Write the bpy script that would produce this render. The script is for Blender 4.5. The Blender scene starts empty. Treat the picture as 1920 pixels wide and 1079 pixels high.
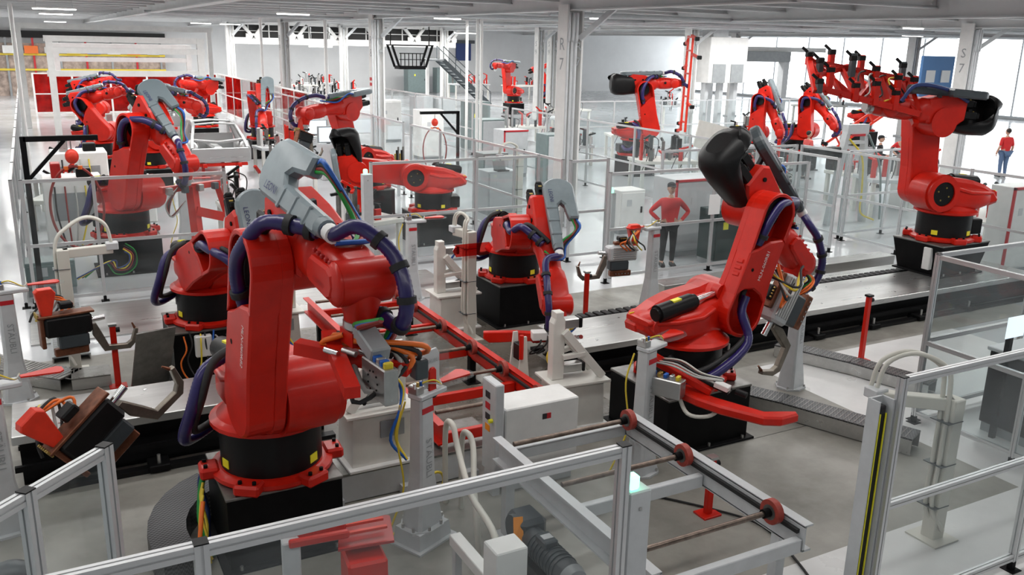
import bpy, math, random
from mathutils import Vector as V, Matrix

# ------------------------------------------------------------------ camera, world, lights
scene = bpy.context.scene
COL = scene.collection
rnd = random.Random(7)

def look_axes(pitch, roll, yaw):
    fwd_h = V((-math.sin(yaw), math.cos(yaw), 0)); right = V((math.cos(yaw), math.sin(yaw), 0)); up = V((0, 0, 1))
    fwd = fwd_h * math.cos(pitch) - up * math.sin(pitch)
    upv = fwd_h * math.sin(pitch) + up * math.cos(pitch)
    cx = right * math.cos(roll) + upv * math.sin(roll)
    cu = upv * math.cos(roll) - right * math.sin(roll)
    return cx, cu, fwd

cam_data = bpy.data.cameras.new('camera')
cam = bpy.data.objects.new('camera', cam_data); COL.objects.link(cam)
cx, cu, fwd = look_axes(math.radians(15.5), 0.0224474, -0.49626)
cam.matrix_world = Matrix(((cx.x, cu.x, -fwd.x, 0), (cx.y, cu.y, -fwd.y, 0), (cx.z, cu.z, -fwd.z, 4.55), (0, 0, 0, 1)))
cam_data.sensor_fit = 'HORIZONTAL'; cam_data.sensor_width = 36.0
cam_data.lens = 1650.67 / 1920 * 36.0
cam_data.clip_start = 0.1; cam_data.clip_end = 400
scene.camera = cam

world = bpy.data.worlds.new('hall_surroundings'); scene.world = world
world.use_nodes = True
wn = world.node_tree.nodes['Background']
wn.inputs[0].default_value = (0.93, 0.96, 1.0, 1); wn.inputs[1].default_value = 0.24

vs = scene.view_settings
vs.view_transform = 'Standard'; vs.look = 'None'; vs.gamma = 1.0; vs.exposure = 0.15
vs.use_curve_mapping = False
scene.cycles.max_bounces = 6; scene.cycles.diffuse_bounces = 3; scene.cycles.glossy_bounces = 3
scene.cycles.transparent_max_bounces = 64; scene.cycles.transmission_bounces = 4
scene.cycles.caustics_reflective = False; scene.cycles.caustics_refractive = False
scene.cycles.sample_clamp_indirect = 6.0

def area_light(name, loc, sx, sy, power, color=(1, 0.985, 0.96), rot=(0, 0, 0)):
    l = bpy.data.lights.new(name, 'AREA'); l.shape = 'RECTANGLE'; l.size = sx; l.size_y = sy
    l.energy = power; l.color = color
    o = bpy.data.objects.new(name, l); o.location = loc; o.rotation_euler = rot; COL.objects.link(o)
    return o

# strips standing in for ceiling tubes; last rows added to brighten the back wall
for i, y in enumerate((2.0, 7.2, 12.0, 16.6, 23.5, 31.0, 39.5, 52.5, 60.0, 69.0)):
    area_light('hall_light_strip', (16.0, y, 5.28), 42.0, 0.35, (380, 560, 640, 850, 1250, 1650, 1900, 2000, 2300, 2600)[i])

# ------------------------------------------------------------------ materials
MATS = {}
def mat(name, color, rough=0.5, metal=0.0, spec=0.5, coat=0.0, noise=0.0, nscale=6.0, bump=0.0, bscale=30.0, rnoise=0.0, color2=None, emit=None, estr=0.0, stretch=None):
    if name in MATS: return MATS[name]
    m = bpy.data.materials.new(name); m.use_nodes = True
    nt = m.node_tree; b = nt.nodes['Principled BSDF']
    b.inputs['Base Color'].default_value = (*color, 1); b.inputs['Roughness'].default_value = rough
    b.inputs['Metallic'].default_value = metal; b.inputs['Specular IOR Level'].default_value = spec
    b.inputs['Coat Weight'].default_value = coat; b.inputs['Coat Roughness'].default_value = 0.12
    if emit: b.inputs['Emission Color'].default_value = (*emit, 1); b.inputs['Emission Strength'].default_value = estr
    if noise or bump or rnoise or color2:
        tc = nt.nodes.new('ShaderNodeTexCoord'); src = tc.outputs['Object']
        if stretch:
            mp = nt.nodes.new('ShaderNodeMapping'); mp.inputs['Scale'].default_value = stretch
            nt.links.new(src, mp.inputs['Vector']); src = mp.outputs['Vector']
        nz = nt.nodes.new('ShaderNodeTexNoise'); nz.inputs['Scale'].default_value = nscale; nz.inputs['Detail'].default_value = 6
        nz.inputs['Roughness'].default_value = 0.62
        nt.links.new(src, nz.inputs['Vector'])
        if noise or color2:
            mx = nt.nodes.new('ShaderNodeMix'); mx.data_type = 'RGBA'
            c2 = color2 if color2 else tuple(max(0, c * (1 - noise)) for c in color)
            c1 = color if color2 else tuple(min(1, c * (1 + noise * 0.5)) for c in color)
            mx.inputs[6].default_value = (*c1, 1); mx.inputs[7].default_value = (*c2, 1)
            rp = nt.nodes.new('ShaderNodeValToRGB'); rp.color_ramp.elements[0].position = 0.36; rp.color_ramp.elements[1].position = 0.68
            nt.links.new(nz.outputs['Fac'], rp.inputs['Fac']); nt.links.new(rp.outputs['Color'], mx.inputs[0])
            nt.links.new(mx.outputs[2], b.inputs['Base Color'])
        if rnoise:
            mr = nt.nodes.new('ShaderNodeMapRange'); mr.inputs[1].default_value = 0.3; mr.inputs[2].default_value = 0.7
            mr.inputs[3].default_value = max(0.02, rough - rnoise); mr.inputs[4].default_value = rough + rnoise
            nt.links.new(nz.outputs['Fac'], mr.inputs[0]); nt.links.new(mr.outputs[0], b.inputs['Roughness'])
        if bump:
            n2 = nt.nodes.new('ShaderNodeTexNoise'); n2.inputs['Scale'].default_value = bscale; n2.inputs['Detail'].default_value = 3
            nt.links.new(src, n2.inputs['Vector'])
            bp = nt.nodes.new('ShaderNodeBump'); bp.inputs['Strength'].default_value = bump; bp.inputs['Distance'].default_value = 0.02
            nt.links.new(n2.outputs['Fac'], bp.inputs['Height']); nt.links.new(bp.outputs['Normal'], b.inputs['Normal'])
    MATS[name] = m
    return m

RED = mat('red_paint', (0.60, 0.013, 0.004), 0.38, spec=0.32, coat=0.12, noise=0.16, nscale=3.0, bump=0.05, bscale=160)
RED2 = mat('dark_red_paint', (0.42, 0.012, 0.010), 0.4, coat=0.1, noise=0.2)
ORED = mat('orange_red_paint', (0.72, 0.035, 0.012), 0.42, noise=0.15)
BLACK = mat('black_steel', (0.006, 0.006, 0.0065), 0.5, spec=0.10, noise=0.3, nscale=5)
BLACKP = mat('black_plastic', (0.009, 0.009, 0.0095), 0.38, spec=0.2, noise=0.2)
BLACKR = mat('black_rubber', (0.012, 0.012, 0.013), 0.65)
GRAYP = mat('slate_gray_plastic', (0.19, 0.235, 0.255), 0.38, coat=0.15, noise=0.12, nscale=4)
DGRAYP = mat('dark_slate_plastic', (0.05, 0.062, 0.07), 0.4, noise=0.1)
PURPLE = mat('purple_hose', (0.018, 0.012, 0.105), 0.33, coat=0.2)
WHITE = mat('white_paint', (0.78, 0.78, 0.765), 0.42, noise=0.07, nscale=3)
CREAM = mat('cream_paint', (0.70, 0.69, 0.645), 0.42, noise=0.08, nscale=3)
LGRAY = mat('light_gray_paint', (0.55, 0.57, 0.585), 0.42, noise=0.07)
MGRAY = mat('mid_gray_paint', (0.30, 0.32, 0.33), 0.42, noise=0.1)
GREENGRAY = mat('green_gray_paint', (0.17, 0.225, 0.225), 0.4, noise=0.1)
DGREEN = mat('dark_green_paint', (0.012, 0.035, 0.034), 0.35, noise=0.1)
ALU = mat('aluminium_profile', (0.68, 0.69, 0.70), 0.36, metal=0.6)
STEEL = mat('brushed_steel', (0.50, 0.50, 0.49), 0.30, metal=0.85, rnoise=0.04, nscale=1.6, noise=0.10, stretch=(0.4, 6, 6))
DSTEEL = mat('dull_steel', (0.22, 0.215, 0.205), 0.40, metal=0.8, rnoise=0.1, nscale=5, noise=0.25)
RUSTST = mat('worn_axle_steel', (0.22, 0.17, 0.14), 0.33, metal=0.85, noise=0.4, nscale=14)
CHROME = mat('bright_metal', (0.75, 0.75, 0.76), 0.16, metal=1.0)
COPPER = mat('oxidised_copper', (0.20, 0.075, 0.04), 0.42, metal=0.6, noise=0.4, nscale=12)
BRONZE = mat('bronze_gun_arm', (0.23, 0.20, 0.165), 0.36, metal=0.75, noise=0.25, nscale=8)
BRASS = mat('brass_fitting', (0.50, 0.36, 0.10), 0.35, metal=0.8)
YELLOW = mat('yellow_sticker', (0.86, 0.80, 0.03), 0.45)
YELLOWC = mat('yellow_cable', (0.74, 0.56, 0.04), 0.5)
ORANGEC = mat('orange_cable', (0.80, 0.16, 0.015), 0.45)
GREENC = mat('green_cable', (0.01, 0.26, 0.035), 0.42)
BLUEC = mat('blue_cable', (0.012, 0.11, 0.46), 0.42)
NAVYC = mat('navy_cable', (0.015, 0.04, 0.17), 0.45)
REDC = mat('brown_red_cable', (0.26, 0.02, 0.015), 0.45)
GRAYC = mat('gray_cable', (0.45, 0.45, 0.43), 0.5)
WHITEC = mat('ivory_conduit', (0.62, 0.61, 0.55), 0.45)
TREAD = mat('tread_plate', (0.10, 0.105, 0.11), 0.42, metal=0.5)
def tread_pattern():
    nt = TREAD.node_tree; b = nt.nodes['Principled BSDF']; tc = nt.nodes.new('ShaderNodeTexCoord'); ck = nt.nodes.new('ShaderNodeTexChecker'); ck.inputs['Scale'].default_value = 46
    ck.inputs['Color1'].default_value = (0.03, 0.031, 0.033, 1); ck.inputs['Color2'].default_value = (0.11, 0.113, 0.118, 1)
    nt.links.new(tc.outputs['Object'], ck.inputs['Vector']); nt.links.new(ck.outputs['Color'], b.inputs['Base Color'])
tread_pattern()
INK = mat('black_print', (0.02, 0.02, 0.025), 0.6)
NAVYINK = mat('navy_print', (0.012, 0.016, 0.10), 0.5)
WHITEINK = mat('white_print', (0.80, 0.78, 0.76), 0.5)
REDINK = mat('red_label', (0.50, 0.012, 0.02), 0.45)
WHEEL = mat('red_polyurethane', (0.36, 0.05, 0.035), 0.5, noise=0.25, nscale=20)
PAPER = mat('paper', (0.85, 0.86, 0.86), 0.7)
ORTAG = mat('orange_tag', (0.90, 0.30, 0.01), 0.6)
GLOWG = mat('green_lamp', (0.1, 0.9, 0.5), 0.4, emit=(0.25, 1.0, 0.62), estr=3.0)
GLOWR = mat('red_lamp', (0.9, 0.1, 0.1), 0.4, emit=(1.0, 0.05, 0.06), estr=5.0)
GLOWW = mat('tube_light', (1, 1, 1), 0.5, emit=(1.0, 0.98, 0.95), estr=7.0)
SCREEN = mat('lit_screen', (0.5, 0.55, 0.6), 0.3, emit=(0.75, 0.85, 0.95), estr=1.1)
DAYGLASS = mat('daylit_glass', (0.9, 0.95, 1.0), 0.2, emit=(0.95, 0.98, 1.0), estr=2.6)
CARALU = mat('raw_aluminium_sheet', (0.50, 0.51, 0.51), 0.38, metal=0.8)
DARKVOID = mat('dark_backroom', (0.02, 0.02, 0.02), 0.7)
BRICKC = mat('far_shelving', (0.42, 0.33, 0.28), 0.6, noise=0.5, nscale=2.5)
SKIN = mat('skin', (0.55, 0.32, 0.23), 0.5)
SHIRT = mat('red_shirt', (0.60, 0.018, 0.02), 0.75)
PANTS = mat('black_trousers', (0.012, 0.012, 0.014), 0.8)
JEANS = mat('blue_jeans', (0.10, 0.16, 0.28), 0.8)
HAIR = mat('dark_hair', (0.02, 0.015, 0.012), 0.7)
CAPM = mat('dark_cap', (0.02, 0.022, 0.025), 0.8)

def plexi(name, tint=(0.95, 0.97, 0.97), haze=0.05, hazecol=(0.75, 0.8, 0.82), refl=0.06):
    m = bpy.data.materials.new(name); m.use_nodes = True
    nt = m.node_tree; nt.nodes.clear()
    out = nt.nodes.new('ShaderNodeOutputMaterial')
    tr = nt.nodes.new('ShaderNodeBsdfTransparent'); tr.inputs[0].default_value = (*tint, 1)
    df = nt.nodes.new('ShaderNodeBsdfDiffuse'); df.inputs[0].default_value = (*hazecol, 1)
    gl = nt.nodes.new('ShaderNodeBsdfGlossy'); gl.inputs['Roughness'].default_value = 0.04
    fc = nt.nodes.new('ShaderNodeLayerWeight'); fc.inputs[0].default_value = 0.5
    pw = nt.nodes.new('ShaderNodeMath'); pw.operation = 'POWER'; pw.inputs[1].default_value = 4.0
    nt.links.new(fc.outputs['Facing'], pw.inputs[0])
    lw = nt.nodes.new('ShaderNodeMath'); lw.operation = 'MULTIPLY_ADD'; lw.inputs[1].default_value = 0.45; lw.inputs[2].default_value = 0.025
    nt.links.new(pw.outputs[0], lw.inputs[0])
    tc = nt.nodes.new('ShaderNodeTexCoord'); nz = nt.nodes.new('ShaderNodeTexNoise'); nz.inputs['Scale'].default_value = 1.6; nz.inputs['Detail'].default_value = 4
    nt.links.new(tc.outputs['Object'], nz.inputs['Vector'])
    mr = nt.nodes.new('ShaderNodeMapRange'); mr.inputs[1].default_value = 0.3; mr.inputs[2].default_value = 0.75
    mr.inputs[3].default_value = haze * 0.4; mr.inputs[4].default_value = haze * 1.9
    nt.links.new(nz.outputs['Fac'], mr.inputs[0])
    m1 = nt.nodes.new('ShaderNodeMixShader'); m2 = nt.nodes.new('ShaderNodeMixShader')
    nt.links.new(mr.outputs[0], m1.inputs[0]); nt.links.new(tr.outputs[0], m1.inputs[1]); nt.links.new(df.outputs[0], m1.inputs[2])
    nt.links.new(lw.outputs[0], m2.inputs[0]); nt.links.new(m1.outputs[0], m2.inputs[1]); nt.links.new(gl.outputs[0], m2.inputs[2])
    nt.links.new(m2.outputs[0], out.inputs[0]); MATS[name] = m
    return m
PLEXI = plexi('clear_polycarbonate', haze=0.03)
PLEXIR = plexi('clear_red_polycarbonate', (0.95, 0.25, 0.22), 0.08, (0.6, 0.03, 0.03))
REDCURT = plexi('red_weld_screen', (0.45, 0.02, 0.015), 0.55, (0.40, 0.01, 0.008))

# ------------------------------------------------------------------ mesh building
class MB:
    """collects shapes and links them as ONE mesh object"""
    def __init__(s): s.v = []; s.f = []; s.s = []
    def add(s, vs, fs, smooth=False):
        o = len(s.v); s.v += [tuple(p) for p in vs]
        for f in fs: s.f.append(tuple(i + o for i in f)); s.s.append(smooth)
        return s
    def box(s, c, sz, M=None, ch=0.0):
        x, y, z = sz[0] / 2, sz[1] / 2, sz[2] / 2; c = V(c)
        b = min(ch, x * .9, y * .9, z * .9)
        if b <= 0:
            p = [V((i * x, j * y, k * z)) for k in (-1, 1) for j in (-1, 1) for i in (-1, 1)]
            fs = [(0, 2, 3, 1), (4, 5, 7, 6), (0, 1, 5, 4), (2, 6, 7, 3), (0, 4, 6, 2), (1, 3, 7, 5)]
        else:
            p = []; idx = {}
            for i in (-1, 1):
                for j in (-1, 1):
                    for k in (-1, 1):
                        idx[i, j, k] = len(p)
                        p += [V((i * x, j * (y - b), k * (z - b))), V((i * (x - b), j * y, k * (z - b))), V((i * (x - b), j * (y - b), k * z))]
            fs = []
            for a, (u, w_) in enumerate(((1, 2), (2, 0), (0, 1))):
                for sg in (-1, 1):
                    q = []
                    for (m_, n_) in ((-1, -1), (1, -1), (1, 1), (-1, 1)):
                        t = [0, 0, 0]; t[a] = sg; t[u] = m_; t[w_] = n_; q.append(idx[tuple(t)] + a)
                    fs.append(tuple(q if sg > 0 else q[::-1]))
            for a in range(3):
                u, w_ = (a + 1) % 3, (a + 2) % 3
                for su in (-1, 1):
                    for sw in (-1, 1):
                        t0 = [0, 0, 0]; t0[a] = -1; t0[u] = su; t0[w_] = sw; t1 = list(t0); t1[a] = 1
                        q = [idx[tuple(t0)] + u, idx[tuple(t1)] + u, idx[tuple(t1)] + w_, idx[tuple(t0)] + w_]
                        fs.append(tuple(q if su * sw < 0 else q[::-1]))
            for kx, o in idx.items():
                q = (o, o + 1, o + 2); fs.append(q if kx[0] * kx[1] * kx[2] > 0 else q[::-1])
        if M is not None: p = [M @ q for q in p]
        return s.add([q + c for q in p], fs)
    def bar(s, a, b, w, h=None, up=(0, 0, 1), ch=0.0):
        a, b = V(a), V(b); h = h or w; t = b - a; L = t.length
        if L < 1e-6: return s
        M = frame(t, up)
        return s.box((a + b) / 2, (L, w, h), M, ch)
    def cyl(s, a, b, r, r2=None, n=16, cap=True):
        a, b = V(a), V(b); r2 = r if r2 is None else r2; t = b - a
        M = frame(t, (0, 0, 1)); u, w_ = M @ V((0, 1, 0)), M @ V((0, 0, 1))
        d = [u * math.cos(2 * math.pi * i / n) + w_ * math.sin(2 * math.pi * i / n) for i in range(n)]
        A = [a + q * r for q in d]; B = [b + q * r2 for q in d]
        s.add(A + B, [(i, (i + 1) % n, n + (i + 1) % n, n + i) for i in range(n)], n > 6)
        if cap:
            s.add(A, [tuple(range(n))[::-1]]); s.add(B, [tuple(range(n))])
        return s
    def ring(s, a, b, ro, ri, n=20):
        a, b = V(a), V(b); M = frame(b - a, (0, 0, 1)); u, w_ = M @ V((0, 1, 0)), M @ V((0, 0, 1))
        d = [u * math.cos(2 * math.pi * i / n) + w_ * math.sin(2 * math.pi * i / n) for i in range(n)]
        Ao = [a + q * ro for q in d]; Bo = [b + q * ro for q in d]; Ai = [a + q * ri for q in d]; Bi = [b + q * ri for q in d]
        k = [(i, (i + 1) % n, n + (i + 1) % n, n + i) for i in range(n)]
        s.add(Ao + Bo, k, True); s.add(Ai + Bi, [q[::-1] for q in k], True)
        s.add(Bo + Bi, k); s.add(Ao + Ai, [q[::-1] for q in k])
        return s
    def tube(s, pts, r, n=8, sub=5, corr=0.0, cap=True):
        pts = smooth_path([V(p) for p in pts], sub) if sub > 1 else [V(p) for p in pts]
        if corr:
            L = sum((pts[i + 1] - pts[i]).length for i in range(len(pts) - 1)); pts = resample(pts, max(8, int(L / 0.016)))
        nv = None; rings = []
        for i, p in enumerate(pts):
            t = (pts[min(i + 1, len(pts) - 1)] - pts[max(i - 1, 0)])
            t = t.normalized() if t.length > 1e-9 else V((0, 0, 1))
            if nv is None:
                nv = t.orthogonal().normalized()
            else:
                nv = nv - t * nv.dot(t); nv = nv.normalized() if nv.length > 1e-6 else t.orthogonal().normalized()
            bv = t.cross(nv); rr = r * (1 - corr * (i % 2))
            rings.append([p + nv * rr * math.cos(2 * math.pi * k / n) + bv * rr * math.sin(2 * math.pi * k / n) for k in range(n)])
        vs = [q for R in rings for q in R]; fs = []
        for i in range(len(rings) - 1):
            for k in range(n): fs.append((i * n + k, i * n + (k + 1) % n, (i + 1) * n + (k + 1) % n, (i + 1) * n + k))
        s.add(vs, fs, True)
        if cap: s.add(rings[0], [tuple(range(n))[::-1]]); s.add(rings[-1], [tuple(range(n))])
        return s
    def sweep(s, pts, sizes, side, e=3.0, n=20, cap=True, inner=None):
        """superellipse sections: sizes = (half width along side, half height along normal)"""
        pts = [V(p) for p in pts]; side = V(side).normalized(); rings = []
        for i, p in enumerate(pts):
            t = (pts[min(i + 1, len(pts) - 1)] - pts[max(i - 1, 0)]).normalized()
            nr = t.cross(side).normalized(); sd = nr.cross(t)
            hw, hh = sizes[i][0], sizes[i][1]; ee = sizes[i][2] if len(sizes[i]) > 2 else e
            R = []
            for k in range(n):
                a = 2 * math.pi * (k + .5) / n; c, sn = math.cos(a), math.sin(a)
                R.append(p + sd * hw * math.copysign(abs(c) ** (2 / ee), c) + nr * hh * math.copysign(abs(sn) ** (2 / ee), sn))
            rings.append(R)
        vs = [q for R in rings for q in R]; fs = []
        for i in range(len(rings) - 1):
            for k in range(n): fs.append((i * n + k, (i + 1) * n + k, (i + 1) * n + (k + 1) % n, i * n + (k + 1) % n))
        s.add(vs, fs, True)
        if cap: s.add(rings[0], [tuple(range(n))]); s.add(rings[-1], [tuple(range(n))[::-1]])
        return s
    def lathe(s, prof, c=(0, 0, 0), M=None, n=28):
        c = V(c); vs = []
        for r, z in prof:
            for k in range(n):
                p = V((r * math.cos(2 * math.pi * k / n), r * math.sin(2 * math.pi * k / n), z))
                vs.append((M @ p if M is not None else p) + c)
        for i in range(len(prof) - 1):   # separate bands keep their edges crisp
            s.add(vs[i * n:(i + 2) * n], [(k, (k + 1) % n, n + (k + 1) % n, n + k) for k in range(n)], True)
        s.add(vs[:n], [tuple(range(n))[::-1]]); s.add(vs[-n:], [tuple(range(n))])
        return s
    def prism(s, poly, o, u, v, w_, t0, t1, bev=0.0):
        """polygon in (u, v) extruded along w from t0 to t1"""
        o, u, v, w_ = V(o), V(u), V(v), V(w_); n = len(poly)
        ar = sum(poly[i][0] * poly[(i + 1) % n][1] - poly[(i + 1) % n][0] * poly[i][1] for i in range(n))
        if ar < 0: poly = poly[::-1]
        flip = u.cross(v).dot(w_) < 0
        def P(q, t): return o + u * q[0] + v * q[1] + w_ * t
        lay = []
        if bev:
            ins = []
            for i in range(n):
                a, b, c = V(poly[i - 1]), V(poly[i]), V(poly[(i + 1) % n])
                d1 = (b - a); d2 = (c - b)
                n1 = V((-d1.y, d1.x)).normalized() if d1.length > 0 else V((0, 0)); n2 = V((-d2.y, d2.x)).normalized() if d2.length > 0 else n1
                m = n1 + n2; m = m.normalized() if m.length > 1e-6 else n1
                ins.append(b + m * bev)
            lay = [(ins, t0), (poly, t0 + bev), (poly, t1 - bev), (ins, t1)]
        else: lay = [(poly, t0), (poly, t1)]
        for a in range(len(lay) - 1):
            vs = [P(q, lay[a][1]) for q in lay[a][0]] + [P(q, lay[a + 1][1]) for q in lay[a + 1][0]]
            fs = [(i, (i + 1) % n, n + (i + 1) % n, n + i) for i in range(n)]
            s.add(vs, [f[::-1] for f in fs] if flip else fs, False)
        A = [P(q, lay[0][1]) for q in lay[0][0]]; B = [P(q, lay[-1][1]) for q in lay[-1][0]]; r = tuple(range(n))
        s.add(A, [r if flip else r[::-1]]); s.add(B, [r[::-1] if flip else r])
        return s
    def ell(s, c, rx, ry, rz, M=None, nu=16, nv=10):
        c = V(c); vs = []; fs = []
        for i in range(nv + 1):
            th = math.pi * i / nv
            for k in range(nu):
                ph = 2 * math.pi * k / nu
                p = V((rx * math.sin(th) * math.cos(ph), ry * math.sin(th) * math.sin(ph), rz * math.cos(th)))
                vs.append((M @ p if M is not None else p) + c)
        for i in range(nv):
            for k in range(nu): fs.append((i * nu + k, (i + 1) * nu + k, (i + 1) * nu + (k + 1) % nu, i * nu + (k + 1) % nu))
        return s.add(vs, fs, True)
    def slot_bar(s, a, b, w=0.06, h=None, up=(0, 0, 1)):
        """aluminium extrusion with a groove on each side"""
        a, b = V(a), V(b); h = h or w; M = frame(b - a, up); L = (b - a).length
        x, y = w / 2, h / 2; g = min(w, h) * 0.10; d = min(w, h) * 0.13
        sec = [(-x, -y), (-g, -y), (-g, -y + d), (g, -y + d), (g, -y), (x, -y), (x, -g), (x - d, -g), (x - d, g), (x, g), (x, y), (g, y), (g, y - d), (-g, y - d), (-g, y), (-x, y), (-x, g), (-x + d, g), (-x + d, -g), (-x, -g)]
        return s.prism(sec, a, M @ V((0, 1, 0)), M @ V((0, 0, 1)), M @ V((1, 0, 0)), 0, L)
    def mesh(s, name, m):
        me = bpy.data.meshes.new(name); me.from_pydata(s.v, [], s.f); me.materials.append(m)
        me.polygons.foreach_set('use_smooth', s.s); me.update()
        return me
    def build(s, name, m, parent=None, label=None):
        o = bpy.data.objects.new(name, s.mesh(name, m)); COL.objects.link(o)
        if parent is not None: o.parent = parent
        if label: o['label'] = label
        return o

def frame(t, up):
    """columns: along t, side, upward"""
    t = V(t).normalized(); up = V(up)
    if abs(t.dot(up.normalized())) > 0.999: up = V((0, 1, 0)) if abs(t.y) < 0.9 else V((1, 0, 0))
    sd = up.cross(t).normalized(); u2 = t.cross(sd)
    return Matrix(((t.x, sd.x, u2.x), (t.y, sd.y, u2.y), (t.z, sd.z, u2.z)))

def smooth_path(p, sub):
    if len(p) < 3: return p
    q = [p[0] * 2 - p[1]] + p + [p[-1] * 2 - p[-2]]; out = []
    for i in range(1, len(q) - 2):
        a, b, c, d = q[i - 1], q[i], q[i + 1], q[i + 2]
        for k in range(sub):
            t = k / sub
            out.append(0.5 * ((2 * b) + (c - a) * t + (2 * a - 5 * b + 4 * c - d) * t * t + (3 * b - a - 3 * c + d) * t ** 3))
    out.append(p[-1]); return out

def resample(p, n):
    L = [0]
    for i in range(1, len(p)): L.append(L[-1] + (p[i] - p[i - 1]).length)
    out = []; j = 0
    for k in range(n + 1):
        d = L[-1] * k / n
        while j < len(p) - 2 and L[j + 1] < d: j += 1
        seg = L[j + 1] - L[j]; t = (d - L[j]) / seg if seg > 0 else 0
        out.append(p[j].lerp(p[j + 1], max(0, min(1, t))))
    return out

def thing(name, loc, label, cat, group=None, rz=0.0, scale=1.0):
    o = bpy.data.objects.new(name, None); COL.objects.link(o); o.empty_display_size = 0.2
    o.location = loc; o.rotation_euler = (0, 0, rz)
    if scale != 1.0: o.scale = (scale, scale, scale)
    o['label'] = label; o['category'] = cat
    if group: o['group'] = group
    return o
def tag(o, label, cat, group=None):
    o['label'] = label; o['category'] = cat
    if group: o['group'] = group
    return o
def structure(o): o['kind'] = 'structure'; return o
def copy_tree(o, parent=None):
    c = o.copy(); COL.objects.link(c); c.parent = parent
    for ch in list(o.children): copy_tree(ch, c)
    return c

_text = {}
def text_mb(txt, size, origin, u, v, depth=0.004):
    """flat lettering as mesh: u reads along, v points to the letters' top"""
    if txt not in _text:
        cu_ = bpy.data.curves.new('lettering', 'FONT'); cu_.body = txt; cu_.size = 1.0; cu_.align_x = 'CENTER'; cu_.align_y = 'CENTER'; cu_.resolution_u = 2
        ob = bpy.data.objects.new('lettering', cu_); COL.objects.link(ob)
        me = bpy.data.meshes.new_from_object(ob)
        _text[txt] = ([tuple(p.co) for p in me.vertices], [tuple(p.vertices) for p in me.polygons])
        bpy.data.objects.remove(ob); bpy.data.curves.remove(cu_); bpy.data.meshes.remove(me)
    vs, fs = _text[txt]; u, v = V(u).normalized(), V(v).normalized(); w_ = u.cross(v); o = V(origin) + w_ * depth
    return MB().add([o + u * p[0] * size + v * p[1] * size for p in vs], fs)

# ------------------------------------------------------------------ robots
Y1 = V((0, 1, 0))
def plinth(loc, sx, sy, h, label, rz=0.0, taper=0.0, plate=DSTEEL):
    t = thing('robot_plinth', (loc[0], loc[1], loc[2]), label, 'plinth', rz=rz)
    b = MB()
    lo = 1.0 - taper
    q = [V((i * sx / 2 * lo, j * sy / 2 * lo, 0.03)) for i, j in ((-1, -1), (1, -1), (1, 1), (-1, 1))] + [V((i * sx / 2, j * sy / 2, h - .03)) for i, j in ((-1, -1), (1, -1), (1, 1), (-1, 1))]
    b.add(q, [(3, 2, 1, 0), (4, 5, 6, 7), (0, 1, 5, 4), (1, 2, 6, 5), (2, 3, 7, 6), (3, 0, 4, 7)])
    b.build('body', BLACK, t)
    MB().box((0, 0, h - .015), (sx + .02, sy + .02, .03), ch=.006).build('top_plate', plate, t)
    f = MB().box((0, 0, .015), (sx * lo + .14, sy * lo + .14, .03), ch=.005); f.build('foot_flange', BLACK, t)
    for i in (-1, 0, 1):
        for j in (-1, 1):
            MB().cyl((i * sx * lo * .42, j * (sy * lo / 2 + .04), .03), (i * sx * lo * .42, j * (sy * lo / 2 + .04), .07), .016, n=6).build('anchor_bolt', STEEL, t)
    return t

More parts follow.
